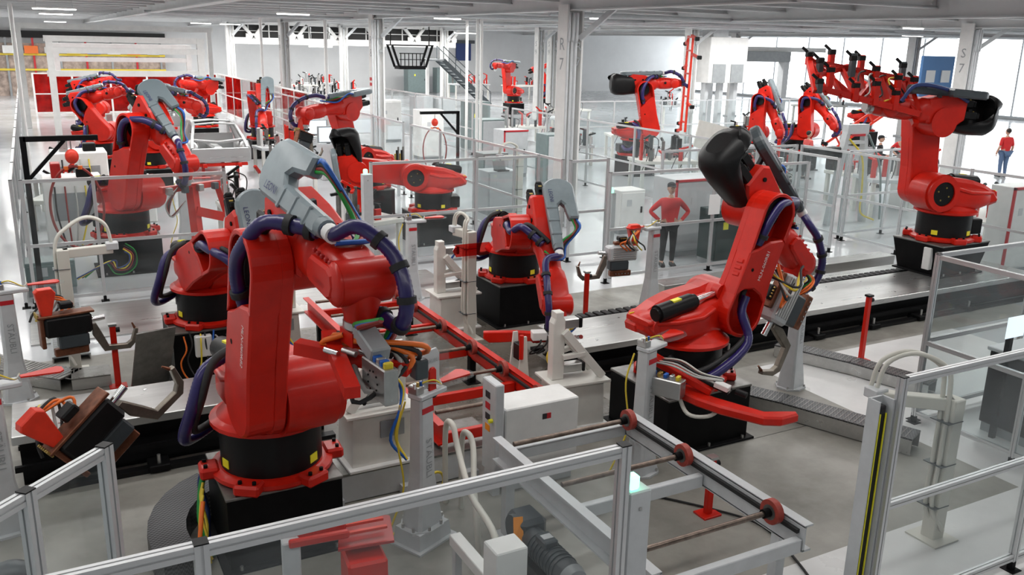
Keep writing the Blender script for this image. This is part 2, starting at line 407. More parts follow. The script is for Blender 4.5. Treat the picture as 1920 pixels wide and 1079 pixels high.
def robot(label, loc, az, a2, a3, a5=-90, s=1.0, a1=.35, L1=1.4, L2=1.35, h1=.82, cover=False, shell=True, near=False, text=None, hose=True, balancer=True, shellcol=None, sroll=0.0, slat=.28, sn=.31, tup=False, hl=0.0, cside=1, name='industrial_robot', group='red six-axis industrial robots'):
    t = thing(name, loc, label, 'robot', group, rz=math.radians(az), scale=s)
    a2, a3, a5 = (math.radians(v) for v in (a2, a3, a5))
    J2 = V((a1, 0, h1)); u1 = V((math.sin(a2), 0, math.cos(a2))); p1 = V((math.cos(a2), 0, -math.sin(a2)))
    J3 = J2 + u1 * L1; d = V((math.cos(a3), 0, math.sin(a3))); nn = V((-math.sin(a3), 0, math.cos(a3))); o3 = .16
    F = lambda x, y, n_: J3 + d * x + Y1 * y + nn * (n_ + o3)
    A = lambda p, y, v: J2 + p1 * p + Y1 * y + u1 * v
    nseg = 30 if near else 20
    # base
    b = MB().lathe([(.50, 0), (.52, .02), (.52, .055), (.47, .075), (.45, .08)], n=nseg)
    for k in range(6):
        a = k * math.pi / 3 + .35; M = Matrix.Rotation(a, 3, 'Z')
        b.box(M @ V((.53, 0, .05)), (.16, .22, .10), M, ch=.02)
    br = b.build('base_ring', RED, t)
    for k in range(6):
        for q in (-.06, .06):
            a = k * math.pi / 3 + .35; M = Matrix.Rotation(a, 3, 'Z'); c = M @ V((.56, q, .10))
            if near: MB().cyl(c, c + V((0, 0, .025)), .018, n=8).build('bolt', BLACK, br)
    dr = MB().lathe([(.43, .08), (.43, .45), (.445, .46)], n=nseg + 6).build('drum', BLACKP, t)
    for k in (0.6, 2.0, 3.4, 4.9):
        M = Matrix.Rotation(k, 3, 'Z')
        MB().box(M @ V((.432, 0, .155)), (.006, .10, .075), M).build('warning_sticker', YELLOW, dr)
    # turret
    tb = MB().lathe([(.455, .455), (.50, .475), (.50, .51), (.44, .54), (.36, .62), (.30, .66)], n=nseg)
    X = [-.74, -.70, -.56, -.34, -.08, .14, a1 + .02]
    Z = [.74, .74, .73, .72, .72, .74, .80]
    S = [(.10, .05), (.2, .11), (.3, .16), (.38, .20), (.39, .22), (.33, .26), (.24, .26)]
    tb.sweep([(x, .03, z) for x, z in zip(X, Z)], S, Y1, e=3.2, n=nseg)
    tb.sweep([(-.76, .03, .80), (-.45, .03, .815), (-.1, .03, .84), (.12, .03, .90)], [(.2, .03), (.37, .035), (.41, .035), (.36, .04)], Y1, e=5, n=nseg)
    tb.cyl((a1, -.09, h1), (a1, .34, h1), .315, n=nseg + 8)
    tb.ring((a1, .34, h1), (a1, .40, h1), .29, .20, n=nseg)
    tb.prism([(-.62, .60), (.35, .56), (a1 + .24, h1 - .20), (a1 + .31, h1), (a1 + .24, h1 + .20), (a1 + .10, h1 + .29), (a1 - .08, h1 + .30), (a1 - .28, h1 + .25), (-.22, 1.02), (-.45, .95), (-.66, .84), (-.76, .72), (-.74, .64)], (0, 0, 0), V((1, 0, 0)), V((0, 0, 1)), Y1, .02, .32, .06)
    tb.cyl((-.62, -.22, .76), (-.62, .28, .76), .10, n=14)
    tu = tb.build('turret', RED, t)
    MB().cyl((a1, .33, h1), (a1, .375, h1), .195, n=20).build('axis_motor_cap', BLACKP, tu)
    for k in range(4):
        a = k * math.pi / 2 + .4
        MB().cyl((a1 + .11 * math.cos(a), .37, h1 + .11 * math.sin(a)), (a1 + .11 * math.cos(a), .385, h1 + .11 * math.sin(a)), .014, n=6).build('bolt', BRASS, tu)
    MB().box((-.69, .2, .80), (.10, .012, .09)).build('warning_sticker', YELLOW, tu)
    MB().box((-.50, -.05, .22), (.22, .5, .26), ch=.02).build('connector_box', BLACKP, t)
    if balancer:
        e0 = V((-.60, -.19, .93)); e1 = A(-.24, -.15, .16); ax = (e1 - e0).normalized()
        bl = MB().cyl(e0 - ax * .06, e0 + ax * .46, .105, n=18).cyl(e0 + ax * .46, e0 + ax * .52, .085, n=18).cyl(e0 - ax * .10, e0 - ax * .06, .08, n=14)
        bo = bl.build('balancer', BLACKP, t)
        MB().cyl(e0 + ax * .5, e1, .035, n=10).build('piston_rod', CHROME, bo)
        MB().box(e0 + ax * .2 + V((0, -.02, .1)), (.12, .07, .02), frame(ax, (0, 0, 1))).build('sticker', YELLOW, bo)
        MB().ring(e1 + Y1 * -.06, e1 + Y1 * .06, .10, .045, n=16).build('pin_ring', RED, bo)
    # lower arm (on the robot's right-hand side)
    R0, R1_ = .29, .265
    bot = [(R0 * math.cos(a), R0 * math.sin(a)) for a in [math.pi + math.pi * k / 14 for k in range(15)]]
    top = [(R1_ * math.cos(a), L1 + R1_ * math.sin(a)) for a in [math.pi * k / 14 for k in range(15)]]
    y0, y1, yb = -.42, -.10, -.21
    la = MB().prism(bot + [(.255, .35 * L1)] + top + [(-.255, .35 * L1)], J2, p1, u1, Y1, yb, y1, .015)
    solid = ([(-.27, .16), (-.14, .27), (0, .31), (.14, .27), (.27, .16)] if tup else [(x, v * .9) for x, v in bot]) + [ (.255, .35 * L1), (.258, .78 * L1), (.20, .80 * L1), (.02, .74 * L1), (-.15, .63 * L1), (-.258, .58 * L1)]
    la.prism(solid, J2, p1, u1, Y1, y0, yb + .02, .02)
    def rim(arc, c0, k):   # wall that follows the rounded end
        inner = [((x - c0[0]) * k + c0[0], (v - c0[1]) * k + c0[1]) for x, v in arc]
        return arc + inner[::-1]
    arcT = [(.258, .77 * L1)] + top + [(-.258, .57 * L1)]
    inn = [(.215, .80 * L1)] + [(R1_ * .84 * math.cos(a), L1 + R1_ * .84 * math.sin(a)) for a in [math.pi * k / 14 for k in range(15)]] + [(-.215, .63 * L1)]
    la.prism(arcT + inn[::-1], J2, p1, u1, Y1, y0, yb + .02, .008)
    arcB = [(-.27, .18)] + bot + [(.27, .18)]
    innB = [(-.232, .2)] + [(x * .86, v * .86) for x, v in bot] + [(.232, .2)]
    if tup: la.prism(arcB + innB[::-1], J2, p1, u1, Y1, y0, yb + .02, .008)
    la.cyl(A(0, yb, L1), A(0, .30, L1), .235, n=nseg + 4)
    for v in (.42, .50, .58):
        la.box(A(-.262, (y0 + yb) / 2, v), (.03, .10, .05), frame(p1, u1), ch=.008)
    lo = la.build('lower_arm', RED, t)
    MB().cyl(A(0, yb - .01, L1), A(0, yb - .05, L1), .17, n=18).build('axis_gearbox', BLACKP, lo)
    MB().cyl(A(-.13, y0 - .002, .52), A(-.13, y0 + .01, .52), .022, n=10).build('plug', BLACK, lo)
    if text:
        tu_, tv_ = (u1, -p1) if tup else (-u1, p1); tc_ = A(.12 if not tup else .03, y0, .50 * L1)
        text_mb(text, .068, tc_, tu_, tv_, .004).build('lettering', WHITEINK, lo)
    # forearm housing and tube
    ws = max(.45, min(1.0, (L2 - .48) / .6))
    fa = MB()
    fa.prism([(-.40, -.10), (-.40, .22), (-.30, .30), (.05, .26), (.30, .19), (.30, -.19), (0, -.27), (-.22, -.24)], F(0, 0, 0), d, nn, Y1, -.10, .27, .03)
    fa.sweep([F(.1, .085, 0), F(.32, .085, 0), F(.40, .085, 0), F(.46, .085, 0), F(max(.48, L2 - .62 * ws), .085, 0), F(max(.50, L2 - .5 * ws), .085, 0)],
             [(.18, .20, 4), (.19, .20, 3), (.20, .205, 2.4), (.185, .185, 2), (.155, .155, 2), (.16, .16, 2)], Y1, n=nseg)
    fh = fa.build('forearm', RED, t)
    for q in (-.25, .0):
        MB().cyl(F(q, -.095, .13), F(q, -.115, .13), .028, n=10).build('bolt', BLACK, fh)
    for (yy, nz) in ((-.02, -.02), (.085, .16), (.2, -.02)):
        m = MB().box(F(-.50, yy, nz), (.24, .115, .13), frame(d, nn), ch=.02).box(F(-.645, yy, nz), (.07, .10, .11), frame(d, nn), ch=.02)
        m.box(F(-.5, yy, nz + .075), (.07, .06, .05), frame(d, nn), ch=.01); m.build('motor', BLACKP, t)
        MB().box(F(-.56, yy, nz + .068), (.02, .05, .012), frame(d, nn)).build('motor_tag', BRASS, t)
    if cover:
        cv = MB(); n_ = 22
        xs = [-.30, -.48, -.66, -.84, -.95, -.99]; hw = [.25, .28, .30, .30, .25, .15]; hh = [.29, .32, .34, .33, .27, .16]
        def sec(x, w_, h_):   # rim cut back on the upper side so the motors show
            k_ = max(0, (x + .84) / .54)
            return [F(x - .58 * k_ * max(0, .75 * math.sin(a) + .75 * cside * math.cos(a) + .2) + .22 * k_ * max(0, -math.sin(a)), .085 + w_ * math.copysign(abs(math.cos(a)) ** .72, math.cos(a)), .0 + h_ * math.copysign(abs(math.sin(a)) ** .72, math.sin(a))) for a in [2 * math.pi * (k + .5) / n_ for k in range(n_)]]
        out = [sec(x, w_, h_) for x, w_, h_ in zip(xs, hw, hh)]; inn_ = [sec(x + .02, w_ - .025, h_ - .025) for x, w_, h_ in zip(xs, hw, hh)]
        for L_, fl in ((out, False), (inn_, True)):
            vs_ = [q for R in L_ for q in R]
            fs_ = [(i * n_ + k, i * n_ + (k + 1) % n_, (i + 1) * n_ + (k + 1) % n_, (i + 1) * n_ + k) for i in range(len(L_) - 1) for k in range(n_)]
            cv.add(vs_, [f[::-1] for f in fs_] if not fl else fs_, True)
            cv.add(L_[-1], [tuple(range(n_))])
        cv.add(out[0] + inn_[0], [(k, (k + 1) % n_, n_ + (k + 1) % n_, n_ + k) for k in range(n_)])
        cv.build('motor_cover', BLACKP, t, 'black plastic bucket cover over the motors')
    # wrist
    wb = MB().sweep([F(L2 - .52 * ws, .085, 0), F(L2 - .46 * ws, .085, 0), F(L2 - .30 * ws, .085, 0), F(L2 - .1, .085, 0), F(L2 + .04, .085, 0)],
                    [(.16, .16, 2), (.185, .175, 2.6), (.195, .18, 3), (.185, .17, 3), (.15, .14, 2.6)], Y1, n=nseg)
    W = F(L2 + .03, .085, 0)
    wb.cyl(W - Y1 * .18, W + Y1 * .18, .155, n=nseg).ell(W - Y1 * .18, .152, .05, .152).ell(W + Y1 * .18, .152, .05, .152)
    wr = wb.build('wrist', RED, t)
    MB().cyl(F(L2 - .33 * ws, -.11, .02), F(L2 - .33 * ws, -.13, .02), .04, n=12).build('plug', BLACKP, wr)
    if near:
        x0_, x1_ = L2 - .46 * ws, L2 + .10; hh_ = .115
        pl = [(x0_ + .05, -hh_ * .8), (x1_ - .10, -hh_), (x1_ - .03, -hh_ * .7), (x1_, 0), (x1_ - .03, hh_ * .7), (x1_ - .10, hh_), (x0_ + .05, hh_ * .9), (x0_, hh_ * .5), (x0_, -hh_ * .5)]
        sc_o = MB().prism(pl, F(0, 0, 0), d, nn, -Y1, .09, .15, .02).build('side_cover', RED, wr)
        text_mb('COMAU', .05, F((x0_ + x1_) / 2, -.15, -.03), d, nn, .003).build('lettering', RED2, wr)
    for k in range(5):
        MB().box(F(L2 - (.40 - .09 * k) * ws, -.105, .13), (.03, .03, .03), frame(d, nn), ch=.006).build('bolt', RED2, wr)
    td = V((math.cos(a5), 0, math.sin(a5))); tn = V((-math.sin(a5), 0, math.cos(a5)))
    hd = MB().sweep([W, W + td * .12, W + td * .22, W + td * .27], [(.15, .145, 2.4), (.14, .135, 2.2), (.115, .115, 2), (.105, .105, 2)], Y1, n=nseg)
    hd.build('hand', RED, t)
    T = W + td * .27
    MB().cyl(T, T + td * .05, .115, n=18).cyl(T + td * .05, T + td * .10, .085, n=16).build('tool_flange', STEEL, t)
    G = lambda x, y, z: T + td * (x + .10) + Y1 * y + tn * z
    # dress pack shell with its hose
    sc = shellcol or GRAYP
    if shell:
        SM = Matrix.Rotation(math.radians(sroll), 3, d)
        su, sn_ = SM @ Y1, SM @ nn; So = F(.20, slat, sn)
        def B(x, y, n_=0): return So + d * x + su * y + sn_ * n_
        arc = [(-.62 - .19 * math.sin(math.pi * k / 12), .045 + .235 * -math.cos(math.pi * k / 12)) for k in range(13)]
        outl = [(.42, -.19)] + arc + [(-.10, .28), (-.06, .265), (-.06, .13), (-.14, .11), (-.30, .09), (-.36, .045), (-.30, -.01), (.10, -.03), (.42, -.045)]
        sh = MB().prism(outl, So, d, su, sn_, -.065, .065, .028)
        sh.sweep([B(.40, -.115), B(.47, -.115)], [(.08, .08, 2), (.07, .07, 2)], su, n=16)
        for x in (-.25, -.02, .22): sh.box(B(x, -.115, .06), (.05, .16, .03), frame(d, sn_), ch=.01)
        so = sh.build('hose_retractor', sc, t, 'slate gray hose retractor shell')
        if near:
            text_mb('LEONI', .085, B(-.47, -.19, 0), -d if d.cross(sn_).dot(su) < 0 else d, sn_, .006).build('lettering', NAVYINK, so)
            text_mb('LEONI', .085, B(-.46, -.10, .066), d, su, .012).build('lettering', NAVYINK, so)
        for x in (-.25, .15): MB().bar(B(x - .2, -.02, -.06), F(x, .10, .10), .05, .05, up=Y1).build('shell_bracket', DGRAYP, t)
        if hose:
            e = W + td * .2
            pts = [B(.40, -.115), B(.56, -.118), F(max(.88, L2 * .62), -.06 + hl * .35, .36), F(max(1.0, L2 - .10), -.10 + hl * .7, .33), F(L2 + .22, -.10 + hl, .20), F(L2 + .36, -.08 + hl, -.04), F(L2 + .28, -.05 + hl * .9, -.26) if a5 < -.5 else F(L2 + .5, -.06, -.1), e + Y1 * (-.12 if hl <= 0 else .14) + td * .05]
            hs = MB().tube(pts, .052, n=12 if near else 8, corr=.07 if near else 0).build('hose', PURPLE, t, 'dark purple corrugated hose')
            MB().tube([B(.50, -.117), B(.58, -.119)], .062, n=12, sub=1).build('hose_band', WHITE, hs)
            P = resample(smooth_path([V(p) for p in pts], 5), 20)
            for i in (7, 10, 13, 16, 19): MB().cyl(P[i], P[i] + (P[i + 1 if i < 20 else i] - P[i - 1]).normalized() * .045, .066, n=12).build('hose_clamp', BLACKR, hs)
            for j, cm in enumerate((GREENC, REDC, BLACKR, BLUEC)):
                yj = .17 + .02 * j
                MB().tube([B(-.08, yj, .0), B(.12, yj + .02, -.02 + .02 * j), F(.5, .24 + .03 * j, .26 - .03 * j), F(.75, .12 + .04 * j, .20), F(.62 + .05 * j, -.02, .215)], .018, n=6).build('cable', cm, t)
    if hose:
        p2 = [A(-.10, -.34, .68 * L1), A(-.12, -.39, .82 * L1), A(-.10, -.41, .97 * L1), A(.0, -.40, L1 + .15), F(.17, -.30, .20), F(.36, -.14, .22), F(.5, -.03, .21)]
        ah = MB().tube(p2, .055, n=12 if near else 8, corr=.07 if near else 0).build('arm_hose', PURPLE, t, 'dark purple corrugated hose')
        MB().tube([p + Y1 * .10 - p1 * .03 for p in p2], .036, n=8).build('black_hose', BLACKR, t)
        P = resample(smooth_path([V(p) for p in p2], 5), 16)
        for i in (1, 13, 15): MB().cyl(P[i], P[i] + (P[i + 1] - P[i - 1]).normalized() * .05, .075, n=12).build('hose_clamp', BLACKR, ah)
        p3 = [V((-.52, -.30, .30)), V((-.42, -.52, .16)), V((-.1, -.62, .24)), V((a1 - .05, -.55, .50)), A(-.04, -.40, .0), A(-.02, -.36, .2)] if tup else [V((-.52, -.30, .30)), V((-.46, -.52, .22)), V((-.28, -.66, .30)), V((-.10, -.62, .62)), V((-.12, -.50, .92)), V((-.2, -.3, 1.0))]
        MB().tube(p3, .055, n=12 if near else 8, corr=.07 if near else 0).build('base_hose', PURPLE, t, 'dark purple corrugated hose')
        MB().tube([p + V((.05, .07, .09)) for p in p3], .035, n=8).build('black_hose', BLACKR, t)
    return dict(root=t, G=G, F=F, A=A, W=W, td=td, tn=tn, d=d, nn=nn, T=T)

# ------------------------------------------------------------------ the hall: floors, walls, ceiling
FLOOR = mat('gray_epoxy_floor', (0.50, 0.515, 0.53), 0.16, spec=0.5, coat=0.0, noise=0.07, nscale=0.8, rnoise=0.07, bump=0.015, bscale=2.0)
CONC = mat('worn_concrete', (0.30, 0.29, 0.258), 0.42, color2=(0.185, 0.178, 0.158), nscale=1.1, rnoise=0.12, bump=0.05, bscale=12)
CONCL = mat('white_coated_concrete', (0.66, 0.66, 0.655), 0.34, noise=0.08, nscale=1.4, rnoise=0.1)
WALLW = mat('white_wall', (0.74, 0.75, 0.755), 0.6, noise=0.05, nscale=0.6)
CEILM = mat('ceiling_deck_paint', (0.70, 0.71, 0.715), 0.6, noise=0.08, nscale=0.7)

structure(MB().box((27, 30, -.06), (80, 96, .12)).build('floor', FLOOR))
def slab(x0, x1, y0, y1, m, z=.004): return structure(MB().box(((x0 + x1) / 2, (y0 + y1) / 2, z / 2), (x1 - x0, y1 - y0, z)).build('floor', m))
slab(-2.0, 9.05, 5.0, 13.6, CONC)
slab(9.05, 16.0, 9.06, 13.6, CONC, .005)
CONCD = mat('oily_concrete', (0.16, 0.145, 0.12), 0.28, color2=(0.08, 0.072, 0.06), nscale=1.6, rnoise=0.12)
slab(2.35, 6.35, 8.6, 13.5, CONCD, .006)
slab(9.05, 13.5, 4.0, 9.06, CONCL, .004)
slab(-2.0, 9.05, 2.0, 5.0, CONCL, .004)
for i, y in enumerate((7.2, 10.9)):
    MB().box((7.4, y, .005), (3.3, .012, .004)).build('joint', DSTEEL, bpy.data.objects['floor.001'])

structure(MB().box((27, 78.1, 3.0), (80, .2, 6.2)).build('wall_back', WALLW))
structure(MB().box((-6.1, 40, 3.0), (.2, 76, 6.2)).build('wall_left', WALLW))
ceil = structure(MB().box((27, 30, 5.98), (80, 96, .12)).build('ceiling', CEILM))
for k in range(25):
    y = 15 + k * 2.5
    o = MB().box((28, y, 5.76), (68, .10, .34)).box((28, y, 5.60), (68, .22, .03)).build('joist', CEILM, ceil)
for x in (-3.4, 4.3, 12.0, 19.7, 27.4, 42.8):
    MB().box((x, 45, 5.60), (.12, 66, .46)).box((x, 45, 5.37), (.34, 66, .03)).build('girder', CEILM, ceil)
for (x0, y, x1) in ((9, 26.8, 30), (13, 22.2, 52), (18, 29.7, 50), (4, 36.2, 24)):
    MB().tube([(x0, y, 5.38), (x1, y, 5.38)], .07, n=8, sub=1).build('sprinkler_pipe', LGRAY, ceil)

# daylit window wall on the right
wr_ = structure(MB().box((62.6, 30, .10), (.25, 96, .2)).box((62.6, 30, 5.9), (.25, 96, .5)).build('wall_right', WALLW))
win = structure(MB().box((62.45, 30, .22), (.2, 96, .08)).build('window_1', LGRAY))
for k in range(24):
    y = -16 + k * 4.0
    MB().box((62.5, y + 2, 2.95), (.05, 3.88, 5.4)).build('pane', DAYGLASS, win)
    MB().box((62.4, y, 2.95), (.14, .12, 5.4)).build('mullion', LGRAY, win)

def column(x, y, txt=None, w_=.46, rot=False):
    c = structure(MB().box((x - .21, y, 2.75), (.05, w_, 5.5)).box((x + .21, y, 2.75), (.05, w_, 5.5)).box((x, y, 2.75), (.42, .06, 5.5)).build('column', WHITE))
    MB().box((x, y, .04), (.66, .66, .08)).build('base_plate', LGRAY, c)
    MB().tube([(x + .02, y - .13, 0.05), (x + .02, y - .13, 5.3)], .05, n=8, sub=1).build('downpipe', LGRAY, c)
    if txt:
        for i, ch in enumerate(txt):
            text_mb(ch, .42, (x - .236, y, 4.55 - .48 * i), (0, -1, 0), (0, 0, 1)).build('lettering', MGRAY, c)
            text_mb(ch, .30, (x + .10, y - w_ / 2 - .001, 4.50 - .36 * i), (1, 0, 0), (0, 0, 1)).build('lettering', MGRAY, c)
    for sg in (1,):
        MB().bar((x + .15, y - .2, 4.7), (x + .7, y - .9, 5.45), .13).build('knee_brace', LGRAY, c)
    return c
for (x, y, t_) in ((12.0, 19.4, 'R7'), (12.0, 33.6, 'R8'), (12.0, 47.8, 'R9'), (12.0, 62, None), (27.4, 19.4, 'S7'), (27.4, 33.6, 'S8'), (27.4, 47.8, 'S9'), (28.3, 47.8, 'S9'), (27.4, 62, None), (42.8, 19.4, None), (42.8, 33.6, None), (42.8, 47.8, None), (-3.4, 33.6, None), (-3.4, 47.8, None), (19.7, 62, None)):
    column(x, y, t_)
for z in (3.1, 2.9): tag(MB().box((11.755, 33.6, z), (.012, .30, .12)).build('wall_sign', REDINK), ('upper' if z > 3 else 'lower') + ' small red sign plate on the R8 column', 'sign', 'red sign plates')
# conduits running up the two nearest columns
for (x, y) in ((12.0, 19.4), (12.0, 33.6), (27.4, 19.4)):
    for k in range(3):
        o = MB().tube([(x - .32 + .11 * k, y - .42, .02), (x - .32 + .11 * k, y - .42, 4.5), (x - .32 + .11 * k, y - .46, 4.62), (x - .32 + .11 * k, y - .46, 5.3)], .035, n=6, sub=3).build('conduit_pipe', LGRAY)
        tag(o, '%s of the three thin gray conduit pipes climbing the %s column' % (('left', 'middle', 'right')[k], {(12.0, 19.4): 'R7', (12.0, 33.6): 'R8', (27.4, 19.4): 'S7'}[(x, y)]), 'pipe', 'conduit pipes on the columns')

# hanging tube lights
for i, (x, y, z, l) in enumerate(((1.0, 34, 5.32, 1.35), (1.3, 43, 5.32, 1.3), (1.9, 66, 5.25, 1.3), (9.4, 57, 5.3, 1.2), (10.9, 56, 5.28, 1.2), (7.9, 30.1, 5.32, 1.1), (12.9, 28.9, 5.32, 1.0), (15.2, 23.1, 5.32, .5), (26.2, 20.7, 5.32, .9), (28.5, 16.5, 5.32, 1.0), (24.5, 52, 5.1, 1.6), (17.5, 60, 4.05, 1.6), (38, 30, 5.32, 1.4))):
    t = thing('tube_light', (x, y, z), 'glowing ceiling tube light, number %s from the left' % ('one two three four five six seven eight nine ten eleven twelve thirteen'.split()[i]), 'ceiling light', 'hanging tube lights')
    MB().box((0, 0, .04), (l, .22, .05), ch=.01).build('housing', WHITE, t)
    MB().box((0, 0, 0), (l - .05, .17, .04), ch=.012).build('tube', GLOWW, t)
    for sx in (-1, 1): MB().tube([(sx * l * .4, 0, .06), (sx * l * .4, 0, 5.92 - z)], .008, n=5, sub=1).build('hanger', LGRAY, t)

# ------------------------------------------------------------------ safety fences
def fence(p0, p1, label, bay=1.5, h=2.2, mid=1.08, w_=.055, posts=None, panes=True, zb=.14, top=True):
    p0, p1 = V((*p0, 0)), V((*p1, 0)); L = (p1 - p0).length; u = (p1 - p0).normalized()
    t = thing('safety_fence', p0, label, 'fence', 'clear panel safety fences', rz=math.atan2(u.y, u.x))
    xs = posts or [L * k / max(1, round(L / bay)) for k in range(max(1, round(L / bay)) + 1)]
    for x in xs:
        po = MB().slot_bar((x, 0, .10), (x, 0, h), w_, w_, up=(0, 1, 0)).build('post', ALU, t)
        MB().box((x, 0, h + .004), (w_, w_, .008)).build('cap', BLACKP, po)
        MB().box((x, 0, .06), (.05, .05, .10)).box((x, 0, .006), (.13, .13, .012)).build('foot', BLACK, po)
    for a, b in zip(xs[:-1], xs[1:]):
        for z, nm in ((h - w_ / 2, 'top_rail'), (mid, 'middle_rail'), (zb, 'bottom_rail')):
            if nm == 'top_rail' and not top: continue
            MB().slot_bar((a + w_ / 2, 0, z), (b - w_ / 2, 0, z), w_ * .85, w_).build(nm, ALU, t)
        if panes:
            for z0, z1 in ((zb + w_ / 2, mid - w_ / 2), (mid + w_ / 2, h - w_)):
                MB().box(((a + b) / 2, 0, (z0 + z1) / 2), (b - a - w_, .006, z1 - z0)).build('pane', PLEXI, t)
    return t
fence((-1.5, 4.0), (2.97, 4.0), 'foreground clear panel fence crossing the bottom of the picture, left of the opening', posts=[0, 1.99, 4.47], w_=.07)
fence((-.90, 4.27), (.16, 5.33), 'short clear panel fence set at an angle in the lower left corner', posts=[0, .92, 1.50], w_=.07)
fence((5.55, 4.05), (9.4, 4.05), 'foreground clear panel fence on the right beside the yellow light curtain', posts=[0, 1.9, 3.85], w_=.06, mid=1.12)
fence((9.48, 6.68), (9.48, 4.12), 'clear panel fence running toward the camera from the corner post on the right', posts=[0, 1.3, 2.56])
fence((9.55, 6.74), (15.5, 6.74), 'clear panel fence running off the right edge from the corner post', bay=2.0)
fence((9.66, 13.97), (14.9, 13.97), 'clear panel fence with the paper notice in front of the man with hands on hips', posts=[0, 2.62, 3.9, 5.24])
fence((5.85, 16.85), (9.72, 16.85), 'clear panel fence behind the white pallet stand in the middle', posts=[0, 2.35, 3.87])
fence((9.80, 15.95), (9.80, 24.6), 'clear panel fence running into the distance left of the R7 column', bay=2.1)
fence((9.90, 15.80), (10.85, 15.80), 'short clear panel fence in front of the R7 column foot', bay=1)
fence((-.30, 16.55), (2.95, 16.55), 'clear panel fence crossing in front of the tall robot on the left', posts=[0, 1.08, 3.25])
fence((-.45, 16.6), (-.45, 45), 'long clear panel fence along the left side of the hall', bay=2.4, mid=1.1)
fence((16.1, 14.2), (16.1, 30), 'long clear panel fence to the right of the R7 column', bay=2.6)
fence((13.0, 16.68), (15.98, 16.68), 'clear panel fence crossing behind the dark green cabinet', posts=[0, 1.5, 2.98])
fence((16.22, 16.68), (17.30, 16.68), 'short clear panel fence joining the long fence to the one behind the big robot', bay=1.1)
fence((17.40, 16.6), (17.40, 8.6), 'clear panel fence behind the big robot carrying the red frame', bay=1.6)
fence((17.5, 15.2), (20.6, 15.2), 'short clear panel fence in front of the two standing workers', bay=1.55)
fence((9.8, 25.2), (9.8, 41.5), 'distant clear panel fence beside the R8 column', bay=2.7)
fence((16.1, 30.4), (16.1, 46), 'distant clear panel fence in front of the staircase', bay=3.0)
fence((20.2, 33), (36, 33), 'distant clear panel fence across the right half of the hall', bay=2.6)
fence((17.6, 8.50), (26, 8.50), 'clear panel fence leaving the picture at the right edge behind the big robot', bay=2.1)

# gray channel covers and signal lamps at the openings of the fences
def opening_cover(x, y, sx, h, z0, lbl, lamp=True):
    t = thing('scanner_cover', (x, y, z0), lbl, 'cover', 'channel covers on the fence posts')
    MB().box((0, 0, h / 2), (sx, .16, h), ch=.01).build('channel', LGRAY, t)
    MB().box((0, -.08, h - .12), (.02, .012, .02)).build('screw', STEEL, t)
    if lamp: MB().box((-.03, -.02, h + .05), (.075, .08, .10), ch=.015).build('lamp', GLOWG, t, 'green signal lamp')
    return t
opening_cover(3.11, 4.06, .17, 1.86, 0, 'light gray channel cover with green lamp on the foreground gate post')
opening_cover(5.74, 16.80, .20, 1.98, 0, 'light gray channel cover with green lamp behind the reclining robot')
opening_cover(9.95, 14.3, .10, 1.75, 0, 'dark green lamp post inside the gate by the man in red')
t = thing('light_curtain', (5.41, 4.12, 0), 'tall yellow and black light curtain in a gray channel by the right opening', 'light curtain')
MB().box((.02, .05, 1.22), (.15, .02, 1.60)).box((.095, 0, 1.22), (.02, .12, 1.60)).box((-.05, 0, 1.22), (.012, .10, 1.60)).build('channel', LGRAY, t)
MB().box((.02, -.005, 1.20), (.055, .05, 1.42)).build('sensor_bar', BLACKP, t)
MB().box((-.012, -.032, 1.20), (.010, .012, 1.42)).build('yellow_edge', YELLOW, t); MB().box((.052, -.032, 1.20), (.010, .012, 1.42)).build('yellow_edge', YELLOW, t)
MB().box((.02, -.005, .46), (.06, .06, .07), ch=.01).build('end_cap', BLACKR, t); MB().box((.02, -.005, 1.94), (.06, .06, .07), ch=.01).build('end_cap', BLACKR, t)
MB().box((.02, -.02, .22), (.05, .05, .44)).build('stand_foot', ALU, t)
o = MB().box((12.28, 13.93, 1.42), (.30, .006, .42)).build('paper_notice', PAPER); tag(o, 'blank white paper notice taped to the fence beside the man in red', 'paper')

# ------------------------------------------------------------------ robot track with steel deck
def track(name, x0, x1, y0, y1, ztop, label, legs):
    t = thing(name, ((x0 + x1) / 2, (y0 + y1) / 2, 0), label, 'platform', 'steel decks of the robot track')
    L, W_ = x1 - x0, y1 - y0
    MB().box((0, 0, ztop - .05), (L, W_, .10), ch=.008).build('deck', STEEL, t)
    MB().box((0, 0, ztop / 2 - .06), (L - .12, W_ - .2, ztop - .14)).build('frame_body', BLACK, t)
    for q in (-1, 1):
        MB().box((0, q * (W_ / 2 + .03), ztop * .42), (L, .05, .06)).build('guide_rail', BLACK, t)
        MB().box((0, q * (W_ / 2 + .12), .03), (L, .12, .05)).build('guide_rail', BLACKP, t)
    for x in legs:
        f = MB().box((x - (x0 + x1) / 2, -W_ / 2 - .10, .06), (.22, .26, .08), ch=.01).build('levelling_foot', BLACK, t)
        MB().cyl((x - (x0 + x1) / 2, -W_ / 2 - .16, .10), (x - (x0 + x1) / 2, -W_ / 2 - .16, .20), .02, n=8).build('bolt', STEEL, f)
    n = int(L / .9)
    for k in range(n):
        for q in (-.32, .32):
            MB().cyl((-L / 2 + .45 + k * .9, q * W_, ztop), (-L / 2 + .45 + k * .9, q * W_, ztop + .006), .018, n=8).build('screw', CHROME, t)
    return t
track('track_platform', -.55, 2.75, 9.55, 10.50, .60, 'shiny steel deck of the robot track at the left behind the front robot', (-.2, .8, 1.9))
track('track_platform', 6.37, 16.9, 9.78, 10.95, .46, 'long shiny steel deck of the robot track on the right behind the leaning robot', (7.2, 9.0, 10.9, 12.2, 13.4, 14.7))
t = thing('cable_chain', (11.8, 11.28, 0), 'black segmented cable chain lying behind the long steel deck', 'cable chain')
